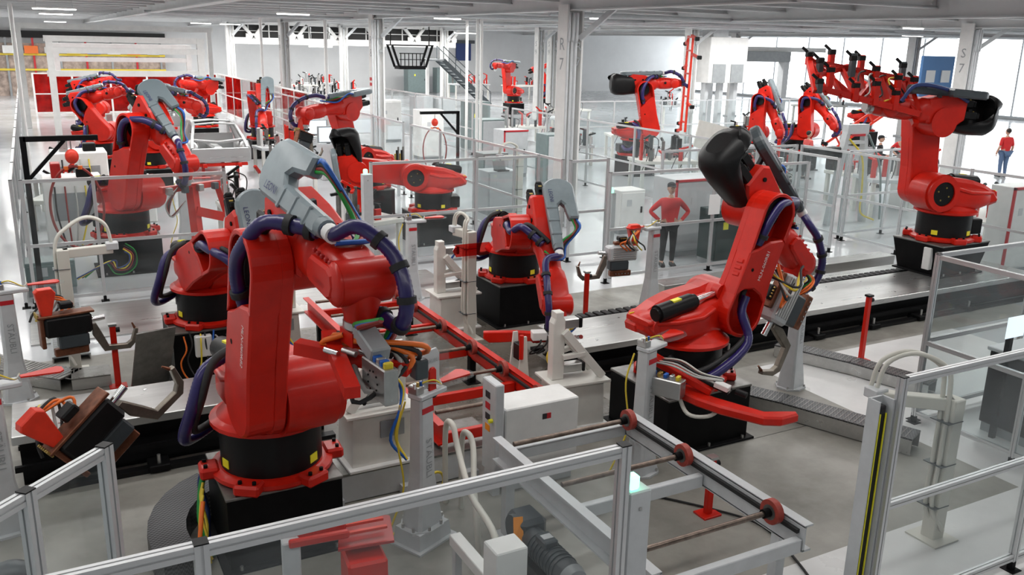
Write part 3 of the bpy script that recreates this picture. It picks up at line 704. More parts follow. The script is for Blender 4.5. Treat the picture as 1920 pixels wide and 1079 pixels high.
for k in range(60):
    MB().box((-4.4 + k * .15, 0, .36), (.11, .20, .07), ch=.01).build('link', BLACKR, t)
MB().box((0, 0, .16), (9.2, .26, .30)).build('tray', BLACK, t)
t = thing('steel_kerb', (13.0, 12.6, 0), 'long low brushed steel kerb behind the robot track', 'kerb')
MB().box((0, 0, .16), (6.2, .42, .32), ch=.01).build('kerb_body', STEEL, t); MB().box((0, -.3, .02), (6.2, .2, .04)).build('kerb_foot', LGRAY, t)
MB().box((0, -.95, .15), (6.2, .5, .30), ch=.01).build('rear_deck', STEEL, t)
o = MB().box((3.2, 15.35, .012), (7.2, 1.9, .02)).build('floor_plate', STEEL); tag(o, 'wide flat steel floor plate under the left fence', 'floor plate')

# ------------------------------------------------------------------ pallet conveyor
def wheel(t, x, y, z, sx):
    w_ = MB().cyl((x - .03, y, z), (x + .03, y, z), .105, n=22).build('wheel', WHEEL, t)
    MB().cyl((x - .036 , y, z), (x + .036, y, z), .065, n=16).build('wheel_disc', DSTEEL, w_)
    MB().cyl((x - sx * .10, y, z), (x - sx * .03, y, z), .04, n=10).build('hub', BLACK, w_)
def conveyor(x0, x1, y0, y1, z, m, rolls, cross, label, legs, legm, wh=(1,)):
    t = thing('roller_conveyor', ((x0 + x1) / 2, (y0 + y1) / 2, 0), label, 'conveyor')
    cx_, cy_ = (x0 + x1) / 2, (y0 + y1) / 2; L = y1 - y0; W_ = x1 - x0
    for sx in (-1, 1):
        b = MB().box((sx * (W_ / 2 + .02), 0, z - .11), (.02, L, .22)).box((sx * (W_ / 2 + .055), 0, z), (.09, L, .018)).box((sx * (W_ / 2 + .055), 0, z - .22), (.09, L, .018))
        b.build('side_beam', m, t)
        MB().box((sx * (W_ / 2 - .005), 0, z - .06), (.03, L - .1, .035)).build('belt', BLACKR, t)
    for y in cross: MB().box((0, y - cy_, z - .17), (W_, .07, .12), ch=.006).build('cross_beam', m, t)
    for y in rolls:
        MB().cyl((-W_ / 2 + .02, y - cy_, z + .0), (W_ / 2 - .05, y - cy_, z + .0), .024, n=12).build('axle', RUSTST, t)
        for sx in wh: wheel(t, sx * (W_ / 2 - .05), y - cy_, z + .0, sx)
    for y in legs:
        for sx in (-1, 1): MB().box((sx * (W_ / 2 + .04), y - cy_, (z - .22) / 2), (.09, .09, z - .22)).box((sx * (W_ / 2 + .04), y - cy_, .008), (.2, .2, .016)).build('leg', legm, t)
    return t
conveyor(3.62, 5.0, 4.32, 6.82, .93, LGRAY, (4.62, 5.75, 6.62), (4.36, 5.55, 6.76), 'light gray roller conveyor frame with rusty axles in the foreground', (4.6, 6.6), LGRAY)
conveyor(3.55, 4.93, 7.95, 13.3, .60, RED, (8.3, 9.2, 10.1, 11.1, 12.2, 13.0), (8.0, 9.0, 10.4, 11.6, 12.9), 'long red roller conveyor running back between the two rows of robots', (8.2, 10.3, 12.6), BLACK)
t = thing('floor_beam', (2.95, 8.1, 0), 'light gray steel base beam under the white stand beside the front robot', 'beam')
MB().box((-.1, -.18, .16), (1.9, .18, .30), ch=.01).build('beam_body', LGRAY, t); MB().box((.05, .1, .32), (2.3, .75, .025)).build('top_plate', DSTEEL, t)
MB().box((-.1, .42, .16), (1.9, .12, .30)).build('beam_body', LGRAY, t)
for q in (-.7, .1, .8): MB().box((q, -.30, .05), (.18, .12, .10)).build('clip', LGRAY, t)
t = thing('gear_motor', (3.37, 5.55, -.12), 'dark slate gear motor with an orange tag beside the foreground conveyor', 'motor')
MB().box((.02, .35, .62), (.26, .30, .30), ch=.04).cyl((-.12, .35, .64), (.10, .35, .64), .13, n=18).build('gearbox', DGRAYP, t)
MB().cyl((0, .2, .60), (0, -.42, .60), .115, n=20).build('motor_body', DGRAYP, t)
for k in range(9): MB().ring((0, .10 - k * .05, .60), (0, .085 - k * .05, .60), .125, .11, n=18).build('cooling_fin', DGRAYP, t)
MB().cyl((0, -.42, .60), (0, -.50, .60), .118, .10, n=20).build('fan_cover', MGRAY, t)
MB().box((-.02, -.06, .735), (.13, .17, .07), ch=.012).build('terminal_box', DGRAYP, t); MB().box((-.02, -.06, .773), (.09, .07, .004)).build('label_plate', LGRAY, t)
MB().add([(-.15, .28, .80), (-.07, .26, .80), (-.10, .18, .60), (-.19, .19, .62), (-.15, .284, .80), (-.07, .264, .80), (-.10, .184, .60), (-.19, .194, .62)], [(0, 1, 2, 3), (7, 6, 5, 4), (0, 4, 5, 1), (1, 5, 6, 2), (2, 6, 7, 3), (3, 7, 4, 0)]).build('tag', ORTAG, t, 'orange paper tag')
MB().box((0, 0, .30), (.26, .8, .36)).build('mount', BLACK, t)
# white control box at the conveyor gap
t = thing('control_cabinet', (4.36, 7.52, 0), 'white steel control box standing between the gray and red conveyors', 'cabinet')
MB().box((0, 0, .55), (.88, .42, .80), ch=.012).build('body', WHITE, t); MB().box((0, 0, .08), (.8, .34, .15)).build('plinth', LGRAY, t)
MB().box((.02, -.214, .80), (.05, .006, .06)).build('sticker', INK, t); MB().box((.07, -.214, .80), (.05, .006, .06)).build('sticker', REDINK, t)
t = thing('switch_panel', (3.83, 7.42, 0), 'narrow light gray switch panel beside the white control box', 'panel')
MB().box((0, 0, .75), (.10, .30, 1.0), ch=.01).build('body', LGRAY, t); MB().box((0, 0, .13), (.08, .2, .26)).build('foot', LGRAY, t)
for k, m in enumerate((INK, REDINK, INK, ORTAG)): MB().box((-.052, .02, 1.1 - k * .12), (.006, .10, .07)).build('label', m, t)
MB().cyl((-.05, -.08, .85), (-.09, -.08, .85), .022, n=10).build('knob', YELLOW, t)

# ------------------------------------------------------------------ white indexing stands
def stand(x, y, z0, rz, label, sc_=1.0, tool=True, cab=(BLUEC, YELLOWC)):
    t = thing('pallet_stand', (x, y, z0), label, 'stand', 'white indexing stands beside the conveyor', rz=math.radians(rz), scale=sc_)
    MB().box((0, 0, .015), (.76, .62, .03), ch=.004).build('foot_plate', WHITE, t)
    b = MB()
    q = [V((i * .33, j * .24, .03)) for i, j in ((-1, -1), (1, -1), (1, 1), (-1, 1))] + [V((i * .31, j * .23, .57)) for i, j in ((-1, -1), (1, -1), (1, 1), (-1, 1))]
    b.add(q, [(3, 2, 1, 0), (4, 5, 6, 7), (0, 1, 5, 4), (1, 2, 6, 5), (2, 3, 7, 6), (3, 0, 4, 7)]); b.build('pedestal', CREAM, t)
    MB().box((.10, -.243, .40), (.26, .012, .18), ch=.004).build('window', MGRAY, t)
    MB().box((0, 0, .585), (.78, .56, .03), ch=.004).build('table', CREAM, t)
    p = MB().prism([(-.08, 0), (.08, 0), (.08, .72), (.055, .78), (.055, .86), (-.055, .86), (-.055, .80), (-.08, .76)], (.24, 0, .60), V((1, 0, 0)), V((0, 0, 1)), Y1, -.07, .07, .01); p.build('upright', CREAM, t)
    for j in (-.15, .15):
        MB().bar((-.33, j, .61), (.18, j * .6, 1.22), .10, .07, up=(0, 1, 0), ch=.006).build('brace', CREAM, t)
        MB().bar((-.08, j * .9, .93), (.20, j * .7, .90), .05, .07, up=(0, 1, 0)).build('tie', CREAM, t)
    MB().box((.17, -.072, 1.16), (.07, .006, .05)).build('red_label', REDINK, t); MB().box((.24, -.074, 1.28), (.07, .006, .07)).build('print_label', LGRAY, t)
    if tool:
        MB().box((.08, -.12, 1.26), (.34, .14, .12), ch=.01).build('actuator', STEEL, t); MB().box((-.11, -.12, 1.26), (.05, .15, .13), ch=.01).build('actuator_end', BLACKP, t)
        MB().cyl((-.135, -.12, 1.26), (-.145, -.12, 1.26), .03, n=12).build('port', CHROME, t)
        MB().box((.02, -.06, .70), (.30, .13, .11), ch=.01).build('actuator', STEEL, t); MB().box((-.15, -.06, .70), (.04, .14, .12), ch=.01).build('actuator_end', BLACKP, t)
        for k, m in enumerate(cab):
            MB().tube([(-.10 + .03 * k, -.14, 1.20), (-.08, -.26 - .02 * k, 1.08), (.10, -.28, .98), (.20 + .02 * k, -.24, .80), (.16, -.30, .60), (.05 + .06 * k, -.32, .30), (.2, -.38, .08)], .017, n=7).build('cable', m, t)
    return t
stand(2.80, 8.10, .335, 0, 'white braced stand on the gray beam right beside the front robot')
stand(5.55, 8.62, .0, 175, 'white braced stand between the white control box and the leaning robot', cab=(BLUEC, YELLOWC, YELLOWC))
stand(5.80, 12.75, .0, 180, 'white braced stand with gray window beside the middle robot', cab=(BLUEC,))
stand(2.90, 12.9, .0, 0, 'white braced stand half hidden behind the forearm of the front robot')

# ------------------------------------------------------------------ tool parking posts
def post(x, y, h, rz, label, side=1, txt=True, fancy=False):
    t = thing('tool_post', (x, y, 0), label, 'post', 'gray tool parking posts', rz=math.radians(rz))
    zb = .10
    if fancy:
        b = MB().box((0, 0, .012), (.52, .42, .024)); q = [V((i * .22, j * .17, .024)) for i, j in ((-1, -1), (1, -1), (1, 1), (-1, 1))] + [V((i * .2, j * .155, .17)) for i, j in ((-1, -1), (1, -1), (1, 1), (-1, 1))]
        b.add(q, [(3, 2, 1, 0), (4, 5, 6, 7), (0, 1, 5, 4), (1, 2, 6, 5), (2, 3, 7, 6), (3, 0, 4, 7)]); b.build('base', LGRAY, t); zb = .19
    o_ = [(.24 * math.cos(math.pi / 8 + k * math.pi / 4), .20 * math.sin(math.pi / 8 + k * math.pi / 4)) for k in range(8)]
    f = MB().prism(o_, (0, 0, zb - .04 if fancy else .0), V((1, 0, 0)), V((0, 1, 0)), V((0, 0, 1)), 0, .03).build('flange', LGRAY, t)
    for k in range(8):
        if k % 2 == 0 or fancy: MB().cyl((o_[k][0] * .88, o_[k][1] * .88, zb - .01 if fancy else .03), (o_[k][0] * .88, o_[k][1] * .88, zb + .03 if fancy else .06), .014, n=6).build('bolt', STEEL, f)
    def oct_(w_, d_, c): return [(w_ - c, -d_), (w_, -d_ + c), (w_, d_ - c), (w_ - c, d_), (-w_ + c, d_), (-w_, d_ - c), (-w_, -d_ + c), (-w_ + c, -d_)]
    z0 = zb - .02 if fancy else .03
    secs = [(z0, oct_(.17, .13, .03)), (z0 + .5, oct_(.10, .085, .02)), (h, oct_(.085, .075, .02))]
    b = MB(); n = 8
    for (za, A_), (zc, B_) in zip(secs[:-1], secs[1:]):
        b.add([(x_, y_, za) for x_, y_ in A_] + [(x_, y_, zc) for x_, y_ in B_], [(k, (k + 1) % n, n + (k + 1) % n, n + k) for k in range(n)])
    b.add([(x_, y_, h) for x_, y_ in secs[-1][1]], [tuple(range(8))]); b.build('column', LGRAY, t)
    MB().box((0, -.078, h - .10), (.15, .006, .055)).build('red_label', REDINK, t)
    if txt: text_mb('STÄUBLI', .105, (0, -.0845, h * .60), (0, 0, -1), (1, 0, 0), .003).build('lettering', MGRAY, t)
    MB().box((side * .08, 0, h + .03), (.36, .17, .05), ch=.01).build('head', LGRAY, t)
    MB().box((-side * .05, .02, h + .09), (.10, .12, .08), ch=.01).build('valve_block', STEEL, t)
    for k in range(3): MB().cyl((-side * (.11 - .04 * k), -.02, h + .12), (-side * (.11 - .04 * k), -.02, h + .17), .014, n=8).build('fitting', (CHROME, BRASS, BLUEC)[k], t)
    for k, m in enumerate((YELLOWC, GRAYC)):
        MB().tube([(-side * .06, .02 + k * .03, h + .13), (side * .05, -.10, h + .18 - .03 * k), (side * .2, -.06, h + .08), (side * .26, .02, h + .10)], .008, n=6).build('cable', m, t)
    MB().tube([(-side * .13, .08, h - .02), (-side * .2, .12, h - .35), (-side * .14, .10, h * .4), (-side * .24, .14, .25), (-side * .3, .2, .03)], .010, n=6).build('cable', YELLOWC, t)
    # clear guard with a red insert
    g = MB().prism([(0, -.10), (.16, -.13), (.36, -.12), (.44, -.04), (.44, .06), (.36, .13), (.16, .13), (0, .10)], (side * .24, 0, h + .055), V((side, 0, 0)), Y1, V((0, 0, 1)), 0, .012).build('clear_guard', PLEXI, t)
    MB().prism([(.02, -.03), (.34, -.09), (.38, -.05), (.38, .05), (.34, .09), (.02, .03)], (side * .24, 0, h + .07), V((side, 0, 0)), Y1, V((0, 0, 1)), 0, .014).build('red_insert', RED, g)
    return t
fp = post(2.83, 6.90, 1.44, 25, 'gray tool post with octagonal foot standing alone in front of the white stand', side=1, fancy=True)
MB().prism([(-.11, 0), (.11, 0), (.11, .30), (.07, .36), (-.07, .36), (-.11, .30)], (.10, -.02, 1.52), V((1, 0, 0)), V((0, 0, 1)), Y1, -.012, .012, .004).build('name_plate', LGRAY, fp)
MB().prism([(-.045, -.06), (.045, -.06), (.045, .16), (.02, .19), (-.02, .19), (-.045, .16)], (.10, -.04, 1.52), V((1, 0, 0)), V((0, 0, 1)), Y1, -.012, .012, .004).build('red_insert', RED, fp)
text_mb('STÄUBLI', .05, (.10, -.033, 1.77), (1, 0, 0), (0, 0, 1), .003).build('lettering', MGRAY, fp)
MB().prism([(-.05, 0), (.30, 0), (.30, .34), (.24, .42), (.02, .42), (-.05, .34)], (.12, .04, 1.52), V((1, 0, 0)), V((0, 0, 1)), Y1, -.004, .004).build('clear_guard', PLEXI, fp)
MB().cyl((.12, -.05, 1.46), (.12, .06, 1.46), .05, n=12).build('roller', BLACKR, fp)
post(5.52, 7.12, 1.42, 20, 'gray tool post carrying the red hook gripper', side=1)
post(8.95, 8.28, 1.42, 15, 'gray tool post to the right of the leaning robot', side=-1)
post(9.52, 12.32, 1.42, 5, 'gray tool post holding the ribbed welding gun in the middle', side=-1)
post(5.75, 14.45, 1.42, 0, 'gray tool post behind the white stand in the middle', side=1)
post(-.62, 8.75, 1.42, 10, 'gray tool post cut off by the left edge of the picture', side=1)
post(-.55, 12.2, 1.42, 10, 'gray tool post with yellow cables at the far left', side=1)
post(2.75, 20.6, 1.42, 0, 'gray tool post behind the left fence under the loop of hose', side=1, txt=False)

# ------------------------------------------------------------------ welding guns
def weld_gun(loc, rz, rx, label, sc_=1.0, flip=1, brown=False, ry=0.0, parent=None, bracket=True):
    if parent is None:
        t = thing('welding_gun', loc, label, 'welding gun', 'spot welding guns', rz=math.radians(rz), scale=sc_)
        t.rotation_euler = (math.radians(rx), math.radians(ry), math.radians(rz))
    else:
        t = bpy.data.objects.new('welding_gun', None); COL.objects.link(t); t.parent = parent; t.location = loc
        t.rotation_euler = (math.radians(rx), math.radians(ry), math.radians(rz)); t.scale = (sc_,) * 3
    body = MB().box((0, 0, 0), (.55, .22, .26), ch=.03).build('transformer', BLACKP if brown else LGRAY, t)
    if brown:
        for k in range(4):
            c_ = V((-.14 + .24 * (k % 2), -.11, .06 - .12 * (k // 2))); MB().cyl(c_, c_ + V((0, -.025, 0)), .04, n=14).build('round_cap', STEEL, t)
            MB().box(c_ + V((.11, -.012, 0)), (.09, .012, .05)).build('type_plate', LGRAY, t)
        MB().box((.02, 0, .145), (.66, .20, .03), ch=.006).build('copper_plate', COPPER, t); MB().box((.30, 0, -.06), (.05, .18, .40), ch=.01).build('copper_plate', COPPER, t)
        for k in range(6): MB().cyl((.34, -.09 + .035 * k, .12), (.34, -.09 + .035 * k, .19), .012, n=6).build('brass_nipple', BRASS, t)
    else:
        for k in range(6): MB().box((.02, -.115, .11 - k * .038), (.44, .02, .018), ch=.006).build('rib', STEEL, t)
    MB().box((-.05, 0, -.22), (.36, .16, .17), ch=.02).build('servo_drive', DGRAYP, t)
    MB().box((-.02, -.02, -.36), (.40, .10, .10), ch=.012).build('copper_shunt', COPPER, t)
    if not brown: MB().box((.05, -.02, .18), (.42, .10, .06), ch=.012).build('copper_shunt', COPPER, t)
    for k in range(5): MB().cyl((-.12 + k * .06, -.075, -.36), (-.12 + k * .06, -.085, -.36), .012, n=6).build('bolt', CHROME, t)
    MB().prism([(-.28, -.10), (-.40, -.34), (-.72, -.36), (-.80, -.28), (-.84, -.10), (-.80, -.09), (-.74, -.25), (-.68, -.29), (-.46, -.27), (-.42, -.16), (-.33, .06), (-.28, .06)], (0, 0, -.10), V((flip, 0, 0)), V((0, 0, 1)), Y1, -.035, .035, .008).build('gun_arm', BRONZE, t)
    MB().cyl((-.80 * flip, 0, -.20), (-.77 * flip, 0, -.12), .018, .010, n=8).build('electrode', COPPER, t)
    MB().cyl((-.2 * flip, 0, .0), (-.44 * flip, 0, .02), .035, n=10).build('actuator_rod', CHROME, t)
    if bracket:
        MB().prism([(.20, .05), (.27, .05), (.34, .46), (.30, .50), (.14, .50), (.10, .44)], (0, 0, 0), V((1, 0, 0)), V((0, 0, 1)), Y1, -.06, .06, .01).build('red_bracket', ORED, t)
    for k, m in enumerate((ORANGEC, ORANGEC, BLACKR, GRAYC, YELLOWC, BLACKR)):
        a = k * .9
        MB().tube([(.28 - .03 * k, -.10, .40), (.05 - .08 * math.sin(a), -.22 - .03 * k, .28), (-.12 + .09 * k, -.20, .16 + .04 * math.cos(a)), (.05 + .07 * k, -.13, .06)], .014, n=6).build('cable', m, t)
    MB().box((.0, .0, .255), (.16, .14, .08), ch=.015).build('manifold', BLACKP, t)
    for k in range(4): MB().cyl((-.05 + k * .035, -.06, .27), (-.05 + k * .035, -.085, .27), .011, n=6).build('fitting', BRASS, t)
    return t
weld_gun((8.85, 12.35, 1.05), -10, 0, 'ribbed gray welding gun hanging from the middle tool post')
weld_gun((.10, 12.0, 1.0), 190, 0, 'brown copper welding gun resting on the red prop at the left', brown=True, flip=1)
weld_gun((.15, 8.55, .98), 200, 0, 'dark brown welding gun tilted above the corner fence at lower left', brown=True, ry=38, sc_=1.1)
for (x, y, h, lbl) in ((.62, 12.15, .86, 'thin red prop post holding up the brown welding gun'), (10.73, 8.60, 1.02, 'tall thin red post standing in front of the steel deck'), (5.58, 6.05, .62, 'short red post beside the gray conveyor frame'), (8.06, 12.2, .80, 'dark red prop post under the ribbed welding gun')):
    t = thing('prop_post', (x, y, 0), lbl, 'post', 'red prop posts')
    MB().box((0, 0, h / 2), (.075, .06, h), ch=.006).build('shaft', RED, t); MB().box((0, 0, .012), (.22, .18, .024), ch=.003).build('foot', RED, t)
    MB().box((0, 0, h + .015), (.10, .09, .03)).build('head', STEEL if h < .9 else BLACKP, t); MB().cyl((.035, 0, h - .06), (.085, 0, h - .06), .035, n=10).build('sensor', BLACKP, t)
# red hook gripper parked on the post in front of the leaning robot
t = thing('hook_gripper', (5.90, 6.98, 1.16), 'large glossy red hook gripper with silver valve block parked in front of the leaning robot', 'gripper', rz=math.radians(-62))
MB().prism([(-.45, .02), (-.30, .14), (.05, .12), (.25, .02), (.40, -.04), (.95, -.10), (1.10, .02), (1.22, .10), (1.26, .04), (1.16, -.16), (1.0, -.26), (.55, -.26), (.25, -.20), (.0, -.10), (-.35, -.10)], (0, 0, -.22), V((1, 0, 0)), Y1, V((0, 0, 1)), -.05, .05, .02).build('hook_arm', RED, t)
MB().bar((-.40, 0, .10), (.35, .02, -.14), .16, .08, ch=.01).build('spine', RED, t)
MB().box((-.10, -.20, -.12), (.40, .16, .20), ch=.01).build('valve_block', STEEL, t)
for k in range(5): MB().box((-.24 + .07 * k, -.20, .0), (.04, .07, .05), ch=.006).build('valve', (BLUEC, BRASS, BLUEC, STEEL, YELLOWC)[k], t)
for k in range(3): MB().cyl((.10 + .02 * k, .03 + .05 * k, -.03), (.52, .02 + .05 * k, -.12), .022, n=8).build('cylinder', (BLACKP, STEEL, BLACKP)[k], t)
MB().box((.45, .02, -.06), (.16, .10, .06), M=Matrix.Rotation(.2, 3, 'Y'), ch=.006).build('label_box', WHITE, t); MB().cyl((.60, .02, -.08), (.72, .02, -.10), .035, n=10).build('tip', BLACKP, t)
for k, m in enumerate((GRAYC, GRAYC, BLACKR, WHITEC)): MB().tube([(-.3, -.1 + .05 * k, .08), (-.05, -.14 + .07 * k, .10), (.2, -.10 + .05 * k, .02), (.42, .06 + .02 * k, -.02), (.30, .14, -.08)], .012, n=6).build('cable', m, t)
MB().tube([(0, -.1, -.2), (.18, -.22, -.36), (.4, -.2, -.34), (.5, -.08, -.26)], .022, n=8).build('conduit', WHITEC, t)

# ------------------------------------------------------------------ the robots of the cell
plinth((1.62, 7.60, 0), 1.02, .98, .72, 'black steel plinth under the large front robot')
plinth((6.60, 7.85, 0), 1.22, 1.15, .70, 'black steel plinth under the robot leaning right')
plinth((6.95, 12.8, 0), 1.05, 1.05, .72, 'black steel plinth under the middle robot with upright gray shell')
plinth((1.85, 12.45, 0), 1.05, 1.05, .72, 'black steel plinth behind the front robot with a white box on it')
plinth((1.42, 18.85, 0), 1.15, 1.05, .72, 'black steel plinth behind the left fence with hoses at its foot')
plinth((15.3, 10.8, .46), 1.35, 1.10, .63, 'black tapered plinth of the big robot on the steel deck', taper=.16)
plinth((7.80, 22.7, 0), 1.1, 1.1, .72, 'black steel plinth of the upright robot beyond the reclining one')
plinth((8.10, 18.95, 0), 1.15, 1.1, .72, 'black steel plinth under the reclining robot behind the clear fence')
R = {}
R[1] = robot('large red robot in the front left with dark purple hose arching to its wrist', (1.62, 7.60, .72), -84, 16, -7, -95, s=1.06, a1=.45, near=True, text='MLN-060RB2', L1=1.26, L2=.92, sroll=62, slat=.02, sn=.38, hl=.34)
R[5] = robot('red robot leaning right with a black bucket cover at its top', (6.66, 7.85, .70), 3, 20, -46, -100, a1=.50, cover=True, near=True, text='MLN-060RB1', L1=1.22, L2=1.2, sroll=40, slat=.16, sn=.52, shellcol=DGRAYP, tup=True, cside=-1)
R[4] = robot('crouching red robot in the middle with an upright slate gray shell', (6.95, 12.78, .72), -107, 76, -42, -70, near=True, a1=.42, L1=1.16, L2=1.37)
R[2] = robot('red robot mostly hidden behind the arm of the front robot', (1.90, 12.42, .72), -82, 66, -65, -90, near=True, a1=.28, L1=1.12, L2=1.0, slat=.12, sn=.31)
R[3] = robot('tall red robot behind the left fence with gray shell slanting down', (1.39, 18.8, .72), -64, 21, -40, -90, s=1.07, near=True, a1=.5, L1=1.3, L2=1.03, slat=.12, sroll=25, shellcol=mat('dim_slate_plastic', (.11, .14, .155), .4))
R[6] = robot('big red robot on the right carrying a large red frame in the air', (15.3, 10.8, 1.09), 165, 6, 4, 0, s=1.14, a1=.4, L1=1.15, L2=.95, cover=True, near=True, hose=False, shellcol=DGRAYP)
R[7] = robot('upright red robot in the centre with forearm level to the left', (7.78, 22.66, .72), 205, 18, -6, -85, L1=1.3)
R[8] = robot('reclining red robot behind the clear fence with black cover facing left', (8.08, 18.92, .72), 165, 84, -98, -90, cover=True, a1=.45, L1=1.3)

# ------------------------------------------------------------------ tools in the robots' hands
def tool_part(nm, mb, m, par): return mb.build(nm, m, par)
# front robot: spot gripper with valve plate
r = R[1]; G = r['G']; g = MB().bar(G(.02, -.1, 0), G(.02, .1, 0), .20, .10).bar(G(.14, -.35, -.25), G(.16, .20, .35), .10, .09).bar(G(.12, -.1, -.3), G(.14, -.3, .55), .10, .08).build('gripper_frame', RED, r['root'])
MB().box(G(.16, -.05, .42), (.34, .10, .24), ch=.008).build('valve_plate', STEEL, g)
for k in range(9):
    a = k * math.pi / 4.5
    c = G(.16, -.05, .42) + V((.07 * math.cos(a), -.052, .07 * math.sin(a))); MB().cyl(c, c + V((0, -.004, 0)), .007, n=6).build('hole', BLACK, g)
for k in range(6): MB().box(G(.03, -.05, .40) + V((-.12 + .05 * k, 0, .0)), (.035, .06, .05), ch=.006).build('valve', (BLUEC, BRASS, BLUEC, STEEL, BLUEC, YELLOWC)[k], g)
MB().box(G(-.02, -.02, .22), (.30, .14, .10), M=Matrix.Rotation(.35, 3, 'Y'), ch=.01).build('junction_box', MGRAY, g)
for k in range(6):
    a = .5 + k * .35
    pts = [G(.0, .05 * k - .1, .12), G(.02 + .03 * k, .30 - .04 * k, .30 + .05 * math.sin(a)), G(.16 + .02 * k, .35 - .12 * k, .15 + .06 * k), G(.10, -.2 + .05 * k, -.12 - .03 * k), G(.02, -.1, -.05)]
    MB().tube(pts, .016 if k % 2 else .020, n=6).build('cable', (ORANGEC, BLACKR, ORANGEC, BLACKR, GRAYC, BLACKR)[k], g)
for k in range(5): MB().cyl(G(.08, -.25 + .1 * k, .0 + .06 * k), G(.08, -.2 + .1 * k, .10 + .06 * k), .022, n=8).build('air_cylinder', (CHROME, STEEL, CHROME, BLACKP, CHROME)[k], g)
for k, m in enumerate((GREENC, BLUEC, REDC)):
    MB().tube([r['F'](1.12 + .36, -.02, -.05), r['W'] + r['td'] * .28 + V((.14 + .03 * k, -.1, .02)), G(-.05, .16 + .03 * k, .10), G(.06, .05, .2 + .03 * k)], .020, n=7).build('cable', m, g)
MB().box(G(.20, .30, .30), (.10, .10, .14), ch=.01).build('clamp', DGRAYP, g)
# leaning robot: ribbed welding gun
r = R[5]; w_ = weld_gun(r['T'] + r['td'] * .10 + V((-.44, -.26, .0)), 0, 0, None, 1.15, flip=1, parent=r['root'], ry=-62, bracket=False)
w_['label'] = 'ribbed silver welding gun with bronze hook arm'
for k in range(4): MB().tube([r['F'](1.2, -.1, -.1), r['T'] + V((.18 - .03 * k, -.2, .06)), r['T'] + V((.0, -.26 + .05 * k, -.05)), r['T'] + r['td'] * .25], .015, n=6).build('cable', (ORANGEC, ORANGEC, GREENC, BLACKR)[k], r['root'])
# middle robot: red gripper with white box
r = R[4]; G = r['G']; g = MB().bar(G(.02, -.12, 0), G(.02, .12, 0), .18, .10).bar(G(.08, .08, .02), G(.10, -.42, .12), .10, .09, ch=.01).build('gripper_frame', RED, r['root'])
MB().prism([(0, -.07), (.62, -.11), (.70, -.05), (.70, .04), (.30, .06), (0, .05)], G(.05, -.40, .22), V((-.2, -1, 0)).normalized(), V((0, 0, 1)), V((1, -.2, 0)).normalized(), -.05, .05, .012).build('red_jaw', RED, g)
MB().box(G(.05, -.36, .32), (.16, .20, .12), ch=.01).build('white_box', WHITE, g)
MB().box(G(.14, -.14, .10), (.24, .16, .26), ch=.01).build('valve_block', STEEL, g)
for k in range(5): MB().cyl(G(.1, -.1 + .08 * k, .24), G(.1, -.1 + .08 * k, .38), .03, n=8).build('air_cylinder', (BLACKP, CHROME, BLACKP, STEEL, CHROME)[k], g)
for k in range(6): MB().tube([G(.0, .1 - .08 * k, .1), G(.16, .14 - .1 * k, .26 + .03 * k), G(.30, .05 - .1 * k, .10), G(.22, -.1, -.04)], .012, n=6).build('cable', (GRAYC, BLACKR, YELLOWC, GRAYC, BLACKR, BLACKR)[k], g)
# tall left robot: red frame gripper
r = R[3]; G = r['G']; g = MB().bar(G(.03, -.5, 0), G(.03, .65, .0), .12, .10).bar(G(.03, .1, .0), G(1.05, .12, .05), .16, .14).bar(G(.03, .6, 0), G(.75, .75, .1), .12, .10).bar(G(.45, .1, .02), G(.62, .62, .05), .2, .16).build('gripper_frame', RED, r['root'])
for k in range(4): MB().box(G(.05, -.4 + .3 * k, .10), (.10, .10, .12), ch=.01).build('clamp', (STEEL, DGRAYP)[k % 2], g)
for k in range(4): MB().tube([G(.0, -.2, .05), G(.25, -.4 - .03 * k, .1), G(.5, -.35, .02 * k), G(.25, -.1, .1)], .012, n=6).build('cable', (REDC, BLACKR, REDC, GRAYC)[k], g)
# big robot: truss frame with clamps
r = R[6]; G = r['G']
Q = lambda x, y, z=0: G(-.86 + x * .90 - .1 * y, -y * .42, .16 + x * .16 + y * .40 + z * .55)
g = MB()
for y in (-.62, .62): g.bar(Q(0, y), Q(2.05, y * .75), .09, .09)
for x in (0, .62, 1.25, 2.05): g.bar(Q(x, -.62), Q(x, .62 - .12 * x / 2), .08, .08)
for (a, b, c, d_) in ((0, -.62, .62, .62), (.62, .62, 1.25, -.62), (1.25, -.62, 2.05, .62), (1.25, .62, 2.05, -.1)): g.bar(Q(a, b), Q(c, d_), .06, .08)
for k in range(7): g.bar(Q(.1 + k * .29, -.62), Q(.25 + k * .29, .62 - .02 * k), .045, .07)
g = g.build('gripper_frame', RED, r['root'], 'large red truss frame of the gripper')
f2 = MB().bar(Q(.05, .62), Q(-.05, .62, -.55), .09, .09).bar(Q(-.05, .62, -.55), Q(.95, .62, -.80), .09, .09).bar(Q(.95, .62, -.80), Q(1.0, .62), .09, .09).bar(Q(.4, .62, -.66), Q(.62, .62), .08, .08).bar(Q(-.05, -.3, -.55), Q(-.05, .62, -.55), .09, .09).build('lower_frame', RED, r['root'])
